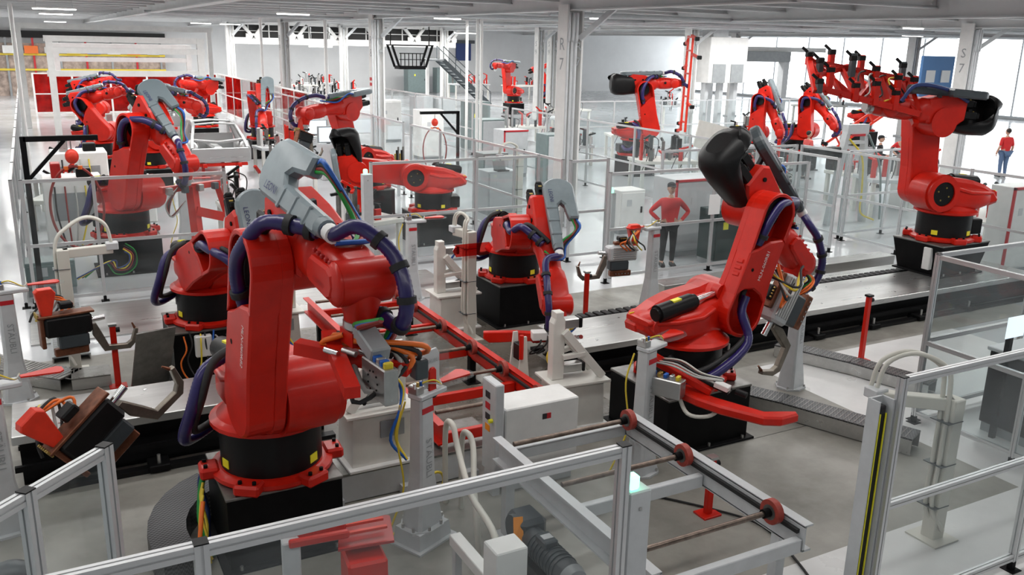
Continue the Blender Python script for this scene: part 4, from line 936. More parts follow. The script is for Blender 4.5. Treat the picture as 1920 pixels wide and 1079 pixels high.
for k, (x, y, z, h) in enumerate(((.15, .62, .12, .3), (.5, -.62, .15, .34), (.9, -.60, .2, .42), (.75, .3, .12, .25), (1.25, .2, .2, .4), (1.3, -.62, .14, .3), (1.6, .62, .1, .22), (1.75, -.3, .15, .34), (2.0, -.62, .1, .22), (2.05, .5, .0, .2), (.35, 0, .15, .34), (1.0, .62, .1, .25), (1.9, .1, .12, .26), (.0, .1, .16, .3))):
    c = MB().box(Q(x, y, z + h * .3), (.09, .09, h), ch=.01).build('clamp_tower', DGRAYP if k % 4 == 0 else RED, g)
    MB().box(Q(x, y, z + h * .85), (.11, .10, .09), ch=.015).build('clamp_head', BLACKP, c)
    MB().bar(Q(x, y, z + h * .9), Q(x + .14, y + .05, z + h * .9 + .10), .03, .04).build('clamp_finger', BLACKP, c)
for k in range(5): MB().tube([Q(.1 + .2 * k, .5, .08), Q(.3 + .2 * k, .2, .16), Q(.2 + .25 * k, -.3, .10), Q(.5 + .2 * k, -.55, .09)], .014, n=6).build('cable', (BLACKR, YELLOWC, BLACKR, GRAYC, BLACKR)[k], g)
MB().tube([G(-.5, .2, .1), G(-.7, .25, .35), G(-1.2, .3, .3), r['F'](-.35, .3, .2)], .03, n=8).build('cable', NAVYC, r['root'])
# upright robot in the centre and reclining robot: small guns
for i in (7, 8):
    w_ = weld_gun(R[i]['T'] + R[i]['td'] * .3, 0, 0, None, .8, parent=R[i]['root'], ry=-20, brown=(i == 7))

# ------------------------------------------------------------------ robots further back
def back_robot(n, label, x, y, az, a2, a3, a5=-90, h=.72, **k):
    plinth((x, y, 0), 1.05, 1.05, h, 'black steel plinth under the ' + n)
    return robot(label, (x, y, h), az, a2, a3, a5, **k)
R[9] = back_robot('robot right of the aluminium car body', 'red robot to the right of the aluminium car body with upright gray shell', 7.9, 35.5, -105, 48, -55, L1=1.25)
R[10] = back_robot('robot holding the upright red ladder', 'red robot right of the R7 column holding an upright red ladder frame', 19.3, 26.4, -20, -12, 2, 0, cover=True, s=1.15, L1=1.25, L2=1.0)
R[11] = back_robot('robot left of the slanted ladder frame', 'red robot behind the black bucket cover with gray shell against the bright windows', 23.6, 25.2, -60, 0, -62, -90, s=1.0, L1=1.2)
R[12] = back_robot('small robot far right', 'small distant red robot under the raised red frame on the right', 36.5, 31.0, -30, -28, -20, -90, L1=1.35)
R[13] = back_robot('far robot left of the R7 column', 'distant red robot left of the R7 column with arm raised', 33.5, 57.5, -10, -40, 22, -60, shell=False)
R[14] = back_robot('far robot by the staircase', 'distant upright red robot with gray shell in front of the staircase', 28.5, 53.0, 200, 8, 4, -80)
R[15] = back_robot('robot at the far left', 'red robot at the far left with its long forearm pointing up to the right', 1.75, 31.5, -30, -38, 14, 0, L1=1.05, L2=1.2, cover=False)
R[16] = back_robot('robot left of the aluminium car body', 'red robot left of the aluminium car body reaching over it', 3.0, 28.6, -25, 0, -12, -80, L1=1.1, L2=1.1)
R[17] = back_robot('robot behind the aluminium car body', 'red robot behind the aluminium car body with forearm sloping right', 6.6, 41.0, 200, -38, 6, -80, L1=1.0, L2=1.1)
R[18] = back_robot('robot in front of the red screens', 'red robot in front of the dark red screens with raised forearm', 2.2, 41.5, -20, -38, 14, -20, L1=.95, L2=1.1)
R[19] = back_robot('robot with slanted ladder frame', 'dark red robot behind the slanted red ladder frame', 26.4, 25.4, -70, -5, -45, -60, s=1.0, L1=1.1)
# upright ladder frame held by the robot beside the R7 column
r = R[10]; G = r['G']; g = MB()
for y in (-.22, .22): g.bar(G(.06, y, -1.5), G(.10, y, 1.45), .06, .06)
for z in (-1.2, -.4, .3, 1.0, 1.4): g.bar(G(.08, -.22, z), G(.08, .22, z), .05, .05)
g = g.build('ladder_frame', ORED, r['root'], 'upright orange red ladder frame')
for k, (z, y) in enumerate(((1.45, -.3), (1.3, .35), (.9, -.5), (.55, .35), (-1.2, .4), (-1.45, .5), (-.6, -.3))):
    c = MB().bar(G(.08, y * .5, z), G(.14, y * 1.5, z - .1), .08, .07).build('arm', ORED, g); MB().box(G(.14, y * 1.6, z - .1), (.14, .12, .12), ch=.02).build('clamp', BLACKP, c)
# slanted ladder frame held by the dark red robot
r = R[19]; G = r['G']; g = MB(); eh = V((.748, .664, 0)); ez = V((0, 0, 1)); O_ = G(0, 0, 0) - ez * .2
LL = lambda a, b: O_ + eh * (a * .80 - b * .35) + ez * (a * .60 + b * .55)
for b in (-.28, .28): g.bar(LL(-.6, b), LL(2.0, b), .08, .08)
for k in range(6): g.bar(LL(-.5 + .48 * k, -.28), LL(-.5 + .48 * k, .28), .06, .06)
g.bar(LL(2.0, .28), LL(2.2, -.5), .08, .08).bar(LL(2.0, -.28), LL(2.3, -.55), .08, .08).bar(LL(2.2, -.5), LL(2.9, -.45), .08, .08)
g = g.build('ladder_frame', ORED, r['root'], 'slanted orange red ladder frame')
for k, (a, b) in enumerate(((2.9, -.4), (1.6, .35), (.8, -.3), (-.5, .3), (2.1, .3))): MB().box(LL(a, b), (.24, .14, .14), ch=.02).build('clamp', BLACKP, g)

# ------------------------------------------------------------------ cabinets and boxes
def cabinet(x, y, w_, d_, h, m, label, rz=0, front=None, plinth_m=MGRAY, handle=True, sticker=None, edge=None, name='electrical_cabinet'):
    t = thing(name, (x, y, 0), label, 'cabinet', 'electrical cabinets', rz=math.radians(rz))
    MB().box((0, 0, .06), (w_ * .96, d_ * .94, .12)).build('plinth', plinth_m, t)
    MB().box((0, 0, .12 + (h - .12) / 2), (w_, d_, h - .12), ch=.012).build('body', m, t)
    dr = MB().box((0, -d_ / 2 - .012, .14 + (h - .18) / 2), (w_ - .06, .024, h - .22), ch=.006).build('door', front or m, t)
    if handle: MB().box((w_ * .34, -d_ / 2 - .035, h * .55), (.05, .03, .16), ch=.008).build('handle', BLACKP, dr)
    MB().box((-w_ * .15, -d_ / 2 - .027, h * .72), (.14, .006, .16)).build('label_plate', sticker or LGRAY, dr)
    if edge:
        MB().box((0, -d_ / 2 - .02, h - .03), (w_, .05, .05)).build('trim', edge, t); MB().box((-w_ / 2 + .02, -d_ / 2 - .02, h / 2), (.04, .05, h)).build('trim', edge, t)
    return t
cabinet(18.3, 44.4, 1.0, .9, 1.75, LGRAY, 'left one of the two distant pale gray cabinets on the shiny floor')
cabinet(19.5, 44.2, 1.0, .9, 1.65, LGRAY, 'right one of the two distant pale gray cabinets on the shiny floor')
cabinet(13.9, 33.0, 1.0, .8, 1.95, WHITE, 'tall white cabinet behind the black hoist arm')
cabinet(17.0, 35.1, 1.1, .7, 2.1, GREENGRAY, 'tall gray green cabinet with a yellow sticker', sticker=YELLOW)
cabinet(15.4, 30.6, .95, .8, 1.75, GREENGRAY, 'gray green cabinet with black switch left of the red edged cabinet', front=LGRAY)
cabinet(14.75, 27.6, .95, .8, 1.65, LGRAY, 'pale gray cabinet with red edged door', edge=REDINK)
cabinet(15.2, 25.4, .9, .8, 1.70, GREENGRAY, 'gray green cabinet close to the left side of the R7 column', front=LGRAY)
cabinet(12.95, 18.0, .75, .6, 1.1, WHITE, 'low white cabinet at the foot of the R7 column')
cabinet(13.0, 15.6, 1.5, .8, 1.75, LGRAY, 'wide pale gray cabinet with red edge behind the man with hands on hips', edge=REDINK)
cabinet(12.95, 14.45, .75, .55, 1.22, DGREEN, 'dark green machine cabinet right of the man with hands on hips', front=DGREEN, sticker=YELLOW)
cabinet(30.6, 75.5, 1.9, 1.0, 2.3, GREENGRAY, 'far left one of two tall gray green cabinets under the hanging platform', sticker=YELLOW)
cabinet(33.4, 75.5, 1.9, 1.0, 2.3, GREENGRAY, 'far right one of two tall gray green cabinets under the hanging platform', sticker=YELLOW)
cabinet(10.6, 5.75, 1.1, .9, 1.05, BLACK, 'black machine box with gray lid behind the right foreground fence', front=BLACK)
o = MB().box((10.6, 5.75, 1.08), (1.16, .96, .05), ch=.01).build('lid_plate', LGRAY); tag(o, 'light gray lid plate lying on the black machine box at the right', 'lid')
cabinet(-.02, 17.55, .80, .55, .62, GREENGRAY, 'low gray green box behind the left fence post', handle=False)
cabinet(11.1, 21.5, .9, .7, 1.2, LGRAY, 'pale gray cart cabinet left of the R7 column foot')
cabinet(11.6, 22.9, .8, .7, 1.5, GREENGRAY, 'gray green cabinet beside the arched conduit post', front=LGRAY)
cabinet(14.5, 39.5, 1.2, .9, 1.9, WHITE, 'white cabinet on the shiny floor beyond the hoist arm')
cabinet(18.2, 11.3, .9, .5, 1.9, WHITE, 'white cabinet behind the fence next to the big robot', edge=REDINK)
# small things on the plinths
o = MB().box((1.70, 11.86, .52), (.22, .10, .30), ch=.015).build('junction_box', WHITE); tag(o, 'small white junction box fixed to the plinth behind the front robot', 'box')
o = MB().box((14.64, 10.55, .80), (.10, .16, .42), ch=.01).build('junction_box', WHITE); tag(o, 'white junction box on the left side of the big robot plinth', 'box')

# ------------------------------------------------------------------ hoists, arched conduits, trays
def hoist(x, y, h, arm, label, ball=True):
    t = thing('hose_hoist', (x, y, 0), label, 'hoist', 'black hose hoists')
    MB().box((0, 0, h / 2), (.09, .09, h), ch=.006).box((0, 0, .01), (.3, .3, .02)).build('post', BLACK, t)
    MB().box((arm / 2, 0, h - .045), (arm, .09, .09), ch=.006).build('arm', BLACK, t)
    s_ = 1 if arm > 0 else -1
    MB().bar((0, 0, h - .75), (s_ * .62, 0, h - .08), .06, .06).build('brace', BLACK, t)
    ax = arm * .62
    MB().cyl((ax, 0, h - .1), (ax, 0, h - .28), .012, n=6).build('hook', STEEL, t); MB().ell((ax, 0, h - .36), .11, .11, .13).build('balancer', ORED, t)
    ring = [(ax + .42 * math.cos(a), 0, h - 1.25 + .72 * math.sin(a)) for a in [2 * math.pi * k / 24 + math.pi / 2 for k in range(25)]]
    MB().tube(ring, .022, n=8, sub=2).build('hose_loop', REDC, t)
    for k in (1, 12, 23): MB().cyl(V(ring[k]) - V((.0, 0, .03)), V(ring[k]) + V((0, 0, .03)), .04, n=8).build('clip', ORANGEC if k != 12 else BLACKR, t)
    return t
hoist(-.20, 16.98, 2.87, 1.15, 'black hoist post with hose loop at the left edge')
hoist(12.48, 27.1, 2.35, -1.35, 'black hoist post with hose loop in the centre background')
def arch_stand(x, y, h, ax, ay, label, w_=.15, r=.40):
    t = thing('conduit_stand', (x, y, 0), label, 'stand', 'ivory posts with arched conduit')
    MB().box((0, 0, h / 2), (w_, w_, h), ch=.01).box((0, 0, .01), (.34, .34, .02)).build('post', WHITEC, t)
    MB().bar((0, 0, h - .06), (ax, ay, h - .06), .12, .12, ch=.008).build('arm', WHITEC, t)
    MB().box((ax, ay, h - .02), (.16, .16, .10), ch=.01).build('sensor_head', LGRAY, t)
    for k in range(2):
        q = .07 * k
        MB().tube([(ax, ay + q, h), (ax * .9, ay * .9 + q, h + r * .7), (ax * .55, ay * .55 + q, h + r), (ax * .15, ay * .15 + q, h + r * .72), (-.08, q, h + .05), (-.10, q - .02, h * .6), (-.10, q - .02, h * .25), (.0, q - .1, .12)], .022, n=8).build('conduit', WHITEC, t)
    for z in (h * .85, h * .55, h * .25): MB().box((-.035, .02, z), (w_ + .06, w_ + .05, .008)).build('strap', DGRAYP, t)
    return t
arch_stand(.15, 13.0, 1.75, .62, .10, 'ivory post with arched conduit at the left behind the welding gun')
arch_stand(7.28, 4.75, 1.46, -.52, .45, 'ivory post with arched conduit behind the right foreground fence')
arch_stand(10.53, 19.2, 1.9, -.55, .0, 'white post with arched conduit in front of the gray green cabinets', r=.3)
arch_stand(5.75, 12.0, 1.75, -.1, .35, 'white post with a dark red guard above the middle white stand', r=.25)
o = MB().prism([(-.34, 0), (-.28, -.10), (.28, -.10), (.34, 0), (.28, .09), (-.28, .09)], (5.72, 11.86, 1.50), V((1, 0, 0)), V((0, 0, 1)), V((0, -1, 0)), 0, .012).build('tinted_guard', PLEXIR); tag(o, 'dark red tinted guard plate on the post above the middle white stand', 'guard')
def pipe_thing(pts, r, m, label, n=8, cat='pipe', nm='conduit_pipe', grp=None):
    o = MB().tube(pts, r, n=n).build(nm, m); tag(o, label, cat, grp); return o
pipe_thing([(3.40, 7.25, .0), (3.40, 7.25, .75), (3.40, 7.1, .88), (3.38, 6.95, .80), (3.22, 6.6, .62), (3.10, 6.3, .5), (3.10, 6.2, .0)], .03, WHITEC, 'thick ivory conduit arching over beside the switch panel')
pipe_thing([(3.30, 7.42, .0), (3.30, 7.42, .82), (3.28, 7.2, .95), (3.22, 6.95, .82), (3.05, 6.3, .7), (2.94, 5.6, .66), (2.94, 5.45, .0)], .03, WHITEC, 'second ivory conduit arching lower toward the foreground fence')
t = thing('cable_duct', (2.68, 4.9, 0), 'white angled cable duct behind the foreground fence', 'duct')
MB().bar((.05, 1.05, .55), (.05, .25, .55), .10, .10, ch=.006).build('duct', WHITE, t); MB().box((.05, .15, .55), (.26, .22, .9), ch=.01).build('box', WHITE, t); MB().box((.05, 1.0, .27), (.06, .06, .5)).build('leg', LGRAY, t); MB().box((.05, .15, .05), (.1, .1, .1)).build('leg', LGRAY, t)

def tray(pts, w_, h, label, m=TREAD, grp='tread plate cable trays'):
    """low covered cable tray following a floor path, one section per leg"""
    t = thing('cable_tray', (0, 0, 0), label, 'cable tray', grp)
    for a, b in zip(pts[:-1], pts[1:]):
        a, b = V((*a, 0)), V((*b, 0)); u = (b - a).normalized(); sd = V((-u.y, u.x, 0))
        MB().bar(a + V((0, 0, h - .01)), b + V((0, 0, h - .01)), w_, .02).build('tread_cover', m, t)
        for q in (-1, 1): MB().bar(a + sd * q * (w_ / 2 - .01) + V((0, 0, h / 2)), b + sd * q * (w_ / 2 - .01) + V((0, 0, h / 2)), .015, h - .03).build('side_wall', STEEL, t)
        n_ = int((b - a).length / .06)
        g_ = MB()
        for k in range(n_):
            c = a + u * (.03 + k * .06) + V((0, 0, h + .002)); g_.bar(c - sd * w_ * .45, c + sd * w_ * .45, .012, .004)
        s_ = g_.build('tread_ribs', DSTEEL, t); s_['kind'] = 'stuff'
    return t
tray([(7.55, 8.75), (8.15, 7.6), (8.75, 6.1)], .34, .22, 'tread plate cable tray running from the leaning robot toward the light curtain')
tray([(9.75, 9.35), (10.2, 8.3), (10.5, 7.2)], .30, .20, 'tread plate cable tray in front of the right steel deck')
tray([(-.95, 13.55), (-.5, 13.0), (.08, 12.42), (.55, 12.40)], .42, .18, 'wide tread plate cable tray in front of the left fence', m=DSTEEL)
tray([(.12, 13.45), (.12, 16.3)], .5, .10, 'long gray floor duct running back along the left fence', m=MGRAY)
# curved tread step round the front robot's plinth
t = thing('curved_step', (0, 0, 0), 'curved tread plate cable cover wrapping the plinth of the front robot', 'step')
cxs, cys = 1.44, 7.55
for k in range(7):
    a0, a1_ = math.radians(112 + k * 13), math.radians(112 + (k + 1) * 13)
    def PP(r_, a, z): return (cxs + r_ * math.cos(a), cys + r_ * 1.25 * math.sin(a), z)
    z = .26
    q = [PP(.62, a0, z), PP(.95, a0, z), PP(.95, a1_, z), PP(.62, a1_, z)]; lo_ = [(x, y, .0) for x, y, _ in q]
    MB().add(q + lo_, [(0, 1, 2, 3), (7, 6, 5, 4), (0, 4, 5, 1), (1, 5, 6, 2), (2, 6, 7, 3), (3, 7, 4, 0)]).build('tread_segment', TREAD, t)
# cables at the front robot's plinth
for k, (m, r_) in enumerate(((NAVYC, .028), (GREENC, .028), (YELLOWC, .014), (YELLOWC, .014), (YELLOWC, .012), (ORANGEC, .02))):
    x = 1.05 - .02 * k
    pipe_thing([(x, 7.95 - .12 * k, .62), (x - .04, 7.9 - .13 * k, .50), (x - .02 - .06 * (k % 2), 7.75 - .12 * k, .30), (x - .05, 7.6 - .09 * k, .14), (x - .02, 7.45 - .05 * k, .03)], r_, m, ('navy blue hose', 'green hose', 'upper yellow cable', 'middle yellow cable', 'lower yellow cable', 'orange cable')[k] + ' on the left side of the front robot plinth', cat='cable', nm='hose', grp='hoses beside the front plinth')
q_ = random.Random(3)
def wiggle(p, a): return [(x + q_.uniform(-a, a), y + q_.uniform(-a * .6, a * .2), max(.02, z + q_.uniform(-a, a))) for x, y, z in p]
for k, (m, nm_) in enumerate(((ORANGEC, 'orange'), (BLACKR, 'left black'), (YELLOWC, 'yellow'), (BLACKR, 'middle black'), (BLUEC, 'blue'), (GRAYC, 'gray'), (BLACKR, 'right black'))):
    x = 1.48 + .085 * k
    pipe_thing(wiggle([(x, 11.86, .70), (x - .02, 11.80, .55), (x - .04, 11.82, .35), (x - .02, 11.78, .15), (x + .04, 11.70, .02)], .05), .011, m, nm_ + ' cable hanging on the plinth behind the front robot', cat='cable', nm='hose', grp='hoses on the second plinth')
for k, (m, nm_) in enumerate(((GREENC, 'green'), (BLACKR, 'black'), (REDC, 'brown red'), (YELLOWC, 'yellow'), (NAVYC, 'navy'))):
    r_ = .30 - .035 * k
    pipe_thing(wiggle([(1.2 + r_ * math.cos(a), 18.22 - .012 * k, .36 + r_ * math.sin(a)) for a in (1.2, .4, -.4, -1.2, -2.0, -2.9)] + [(.55 - .05 * k, 18.18 - .012 * k, .04)], .02), .014, m, nm_ + ' hose looping at the foot of the plinth behind the left fence', cat='hose', nm='hose', grp='hoses at the left plinth')
pipe_thing([(5.05, 6.9, .02), (5.7, 6.05, .02), (5.9, 5.6, .02), (5.75, 5.0, .02), (5.5, 4.4, .02)], .012, BLACKR, 'thin black cable lying on the concrete beside the gray conveyor', cat='cable', nm='floor_cable')
pipe_thing([(12.2, 13.3, .02), (12.8, 13.6, .03), (13.4, 13.5, .03), (13.8, 13.1, .02), (14.2, 13.3, .02)], .016, REDC, 'thin dark red hose lying on the floor behind the steel kerb', cat='hose', nm='floor_hose')
pipe_thing([(2.6, 7.6, .05), (2.75, 7.3, .2), (3.2, 7.5, .32), (3.4, 7.7, .1), (3.1, 7.35, .02), (2.5, 7.0, .02)], .014, YELLOWC, 'yellow cable draped over the gray base beam', cat='cable', nm='floor_cable')
o = MB().bar((1.0, 12.0, .02), (1.1, 11.6, .9), .5, .02).build('leaning_plate', DSTEEL); tag(o, 'dull steel plate leaning beside the second plinth', 'plate')
o = MB().box((9.98, 5.9, 1.45), (.34, .01, .26)).build('reflected_screen', SCREEN); tag(o, 'bright rectangular plate imitating a screen reflected in the right corner fence', 'screen')  # glowing plate on a stand, imitates a monitor reflected in the fence panel
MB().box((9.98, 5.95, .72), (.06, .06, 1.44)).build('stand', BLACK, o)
# low clamp unit between the conveyors and little gripper in the lower left
t = thing('clamp_unit', (5.22, 9.4, 0), 'narrow white clamp unit with red lever beside the red conveyor', 'clamp')
for q in (-.12, .12): MB().prism([(-.12, 0), (.12, 0), (.05, .62), (.03, .95), (-.03, .95), (-.06, .62)], (0, q, 0), V((1, 0, 0)), V((0, 0, 1)), Y1, -.015, .015).build('cheek', CREAM, t)
MB().box((0, 0, .72), (.10, .16, .22), ch=.01).build('block', BLACKP, t); MB().cyl((-.05, -.14, .66), (-.05, -.14, .98), .03, n=8).build('lever', RED, t)
t = thing('floor_gripper', (-.55, 6.4, 0), 'small red and gray gripper behind the corner fence at the lower left', 'gripper', rz=.4)
MB().box((0, 0, .35), (.32, .26, .7), ch=.03).build('body', MGRAY, t); MB().ell((.05, 0, .78), .20, .18, .18).build('dome', DGRAYP, t); MB().bar((-.35, -.1, .72), (.15, -.15, .82), .12, .10, ch=.02).build('red_jaw', RED, t); MB().bar((-.1, -.16, .55), (.1, -.2, .8), .1, .1, ch=.02).build('red_link', RED, t)
t = thing('parked_tool', (1.75, 5.75, 0), 'red fork tool on a white stand seen through the foreground fence', 'tool', rz=-.1)
MB().box((-.42, 0, .5), (.13, .10, 1.0), ch=.01).build('stand', LGRAY, t); MB().box((-.42, 0, .01), (.4, .3, .02)).build('foot', LGRAY, t)
for q in (-.06, .06):
    MB().box((-.22, q, 1.0), (.44, .05, .06), ch=.01).build('tine', RED, t); MB().box((.14, q, 1.0), (.3, .03, .02)).build('tip', ORED, t)
MB().prism([(-.22, -.24), (.2, -.26), (.26, .1), (.12, .2), (-.12, .2)], (.12, .1, .92), V((1, 0, 0)), Y1, V((0, 0, 1)), -.01, .01).build('guard_plate', RED2, t)
MB().box((.1, -.1, .42), (.3, .3, .84), ch=.02).build('body', RED, t)

# ------------------------------------------------------------------ aluminium car bodies
def car_body(x, y, z, label, rz=0, sc_=1.0):
    t = thing('car_body', (x, y, z), label, 'car body', 'raw aluminium car bodies', rz=rz, scale=sc_)
    W_ = .93
    MB().prism([(-W_, .0), (W_, .0), (W_ + .03, .25), (W_ - .03, .46), (-W_ + .03, .46), (-W_ - .03, .25)], (0, -1.55, 0), V((1, 0, 0)), V((0, 0, 1)), Y1, -.04, .06, .02).build('rear_panel', CARALU, t)
    MB().box((-.12, -1.60, .16), (.5, .02, .025)).build('slot', CHROME, t); MB().box((.5, -1.60, .16), (.4, .02, .025)).build('slot', CHROME, t)
    MB().box((0, -.1, .08), (1.7, 3.0, .10)).build('floor_pan', CARALU, t); MB().box((0, -.3, .34), (.32, 1.9, .26), ch=.06).build('tunnel', CARALU, t)
    MB().box((0, .35, .5), (1.55, .05, .55)).build('bulkhead', CARALU, t)
    for s_ in (-1, 1):
        MB().sweep([(s_ * .88, -1.5, .42), (s_ * .80, -1.15, .75), (s_ * .66, -.65, 1.13), (s_ * .64, -.1, 1.2), (s_ * .66, .5, 1.16), (s_ * .78, 1.15, .78), (s_ * .86, 1.5, .62)], [(.05, .09)] * 7, (1, 0, 0), e=4, n=12).build('roof_rail', CARALU, t)
        MB().sweep([(s_ * .94, -1.5, .22), (s_ * .97, -1.0, .30), (s_ * .97, 0, .24), (s_ * .97, 1.0, .24), (s_ * .9, 1.6, .3)], [(.05, .22), (.05, .34), (.05, .16), (.05, .16), (.05, .2)], (1, 0, 0), e=5, n=12).build('side_sill', CARALU, t)
        MB().sweep([(s_ * .95, -.02, .3), (s_ * .82, .0, .75), (s_ * .66, .02, 1.15)], [(.05, .09)] * 3, (0, 1, 0), e=4, n=10).build('pillar', CARALU, t)
        MB().ell((s_ * .78, -1.02, .42), .2, .42, .30).build('wheel_house', CARALU, t)
    for (yy, zz) in ((-.65, 1.15), (-.1, 1.21), (.5, 1.17)): MB().sweep([(-.66, yy, zz), (0, yy, zz + .05), (.66, yy, zz)], [(.09, .03)] * 3, (0, 1, 0), e=4, n=10).build('roof_bow', CARALU, t)
    MB().sweep([(-.84, -1.22, .70), (0, -1.28, .62), (.84, -1.22, .70)], [(.06, .05)] * 3, (0, 1, 0), e=4, n=10).build('parcel_beam', CARALU, t)
    return t
def skid(x, y, label):
    t = thing('body_skid', (x, y, 0), label, 'skid', 'red body skids')
    for q in (-.55, .55): MB().box((q, 0, .50), (.12, 3.6, .12), ch=.01).build('runner', RED, t)
    for q in (-1.5, 0, 1.5): MB().box((0, q, .50), (1.7, .14, .10), ch=.01).build('cross_beam', RED, t)
    for q in (-.55, .55):
        for w2 in (-1.3, 1.3): MB().box((q, w2, .23), (.10, .10, .45)).build('leg', RED2, t)
    return t
skid(5.3, 31.6, 'red skid carrying the nearer aluminium car body'); car_body(5.3, 31.6, .58, 'bare aluminium car body on a red skid at the back left')
skid(4.9, 44.5, 'red skid carrying the distant aluminium car body'); car_body(4.9, 44.5, .58, 'distant bare aluminium car body in front of the red screens')

# ------------------------------------------------------------------ red weld screens and far structures
def screens(p0, p1, n, label, mats_):
    p0, p1 = V((*p0, 0)), V((*p1, 0)); u = (p1 - p0).normalized(); L = (p1 - p0).length / n
    t = thing('weld_screen', p0, label, 'screen', 'dark red weld screens', rz=math.atan2(u.y, u.x))
    for k in range(n + 1): MB().box((k * L, 0, 1.2), (.10, .08, 2.4)).build('post', WHITE, t)
    for k in range(n):
        for z0, z1 in ((.25, 1.22), (1.28, 2.33)): MB().box(((k + .5) * L, 0, (z0 + z1) / 2), (L - .1, .02, z1 - z0)).build('curtain', mats_[k % len(mats_)], t)
        for z in (.2, 1.25, 2.37): MB().box(((k + .5) * L, 0, z), (L - .1, .06, .06)).build('rail', WHITE, t)
    return t
screens((.2, 57), (10.1, 57), 5, 'row of dark red weld screens across the back left', (REDCURT,))
screens((10.2, 57), (10.2, 37), 9, 'row of clear and dark red weld screens receding on the left', (PLEXI, REDCURT, REDCURT))
def gantry(x0, x1, y, zs, label, w_=.28):
    t = thing('white_gantry', ((x0 + x1) / 2, y, 0), label, 'gantry', 'white steel gantries')
    c = (x0 + x1) / 2
    for x in (x0, x1): MB().box((x - c, 0, zs[0] / 2), (w_, w_, zs[0])).build('post', WHITE, t)
    for z in zs: MB().box((0, 0, z - .12), (x1 - x0 + .4, .2, .26)).build('beam', WHITE, t)
    return t
gantry(.95, 7.3, 45.0, (4.45, 3.95, 2.95), 'white steel gantry with three beams over the back left line')
gantry(-.2, 8.6, 50.0, (5.0,), 'tall white gantry beam just under the ceiling at the back left', w_=.22)
gantry(1.6, 9.0, 60.0, (4.0, 3.2), 'white gantry in front of the far shelving')
t = thing('storage_shelving', (3.2, 76.5, 0), 'far brownish storage shelving behind the red screens at the left', 'shelving')
MB().box((0, .4, 1.9), (13, .8, 3.8)).build('stock', BRICKC, t); MB().box((0, -.1, 3.0), (13, .15, .14)).build('yellow_beam', YELLOWC, t); MB().box((0, -.1, 1.9), (13, .15, .14)).build('yellow_beam', YELLOWC, t)
for k in range(8): MB().box((-6.2 + k * 1.77, -.1, 2.1), (.14, .14, 4.2)).build('upright', (REDINK, MGRAY)[k % 2], t)
for k in range(9): MB().box((-5.6 + k * 1.4, -.25, 3.35), (.9, .5, .55)).build('crate', (BLUEC, WHITE, ORANGEC, LGRAY, YELLOWC)[k % 5], t)
o = MB().box((3.2, 77.6, 4.45), (13.5, .3, .5)).build('dark_opening_slab', DARKVOID); tag(o, 'near-black slab standing for the unlit upper opening above the far shelving at the left', 'opening')  # solid slab; the shade inside the opening is put into its colour
# truss with dark glazing
t = thing('roof_truss', (20.3, 62.6, 0), 'white roof truss with dark glazing above the back aisle', 'truss')
MB().box((0, 0, 4.35), (16.5, .3, .42)).build('bottom_chord', WHITE, t); MB().box((0, 0, 5.55), (16.5, .3, .3)).build('top_chord', WHITE, t)
for k in range(6):
    x = -7.4 + k * 2.9
    MB().bar((x, -.05, 5.45), (x + .75, -.05, 4.55), .2, .2).build('diagonal', WHITE, t); MB().bar((x + 1.5, -.05, 5.45), (x + .75, -.05, 4.55), .2, .2).build('diagonal', WHITE, t)
    MB().box((x + .75, -.05, 4.68), (1.0, .1, .3)).build('gusset', WHITE, t)
for k in range(12):
    MB().box((-7.6 + k * 1.38, .25, 4.98), (1.28, .04, .82)).build('pane', DARKVOID, t); MB().box((-6.92 + k * 1.38, .2, 4.98), (.06, .08, .85)).build('mullion', WHITE, t)
MB().box((0, .2, 5.0), (16.5, .08, .05)).build('transom', WHITE, t)
# staircase and hanging platform
t = thing('staircase', (28.1, 60, 0), 'dark gray steel staircase descending to the right at the back', 'staircase')
for y in (-.6, .6):
    MB().bar((-1.9, y, 3.3), (1.9, y, .1), .08, .30).build('stringer', DGRAYP, t)
    MB().bar((-1.9, y, 4.25), (1.9, y, 1.05), .05, .05).build('handrail', DGRAYP, t)
    for k in range(5): MB().box((-1.9 + k * .95, y, 3.75 - k * .8), (.04, .04, .95)).build('baluster', DGRAYP, t)
for k in range(14): MB().box((-1.78 + k * .27, 0, 3.2 - k * .228), (.27, 1.2, .04)).build('tread', MGRAY, t)
MB().box((-2.5, 0, 3.3), (1.2, 1.4, .12)).build('landing', MGRAY, t); MB().box((-2.9, 0, 1.62), (.2, .2, 3.24)).build('leg', WHITE, t)
t = thing('hanging_platform', (23.1, 58, 0), 'black steel work platform hanging under the truss', 'platform')
MB().box((0, 0, 2.82), (1.9, 1.0, .22)).build('deck', BLACK, t)
for s_ in (-1, 1):
    for y in (-.45, .45): MB().bar((s_ * .95, y, 2.85), (s_ * 1.45, y, 4.25), .10, .14).build('hanger', BLACK, t)
for k in range(7): MB().box((-.85 + k * .28, -.48, 3.3), (.05, .04, .9)).build('baluster', BLACK, t)
MB().box((0, -.48, 3.75), (1.9, .05, .06)).build('handrail', BLACK, t); MB().box((0, -.48, 3.35), (1.9, .05, .05)).build('handrail', BLACK, t); MB().box((0, 0, 4.28), (3.1, .9, .08)).build('top_frame', BLACK, t)
for s_ in (-1, 1): MB().box((s_ * 1.4, 0, 5.11), (.06, .06, 1.62)).build('hanger_rod', BLACK, t)
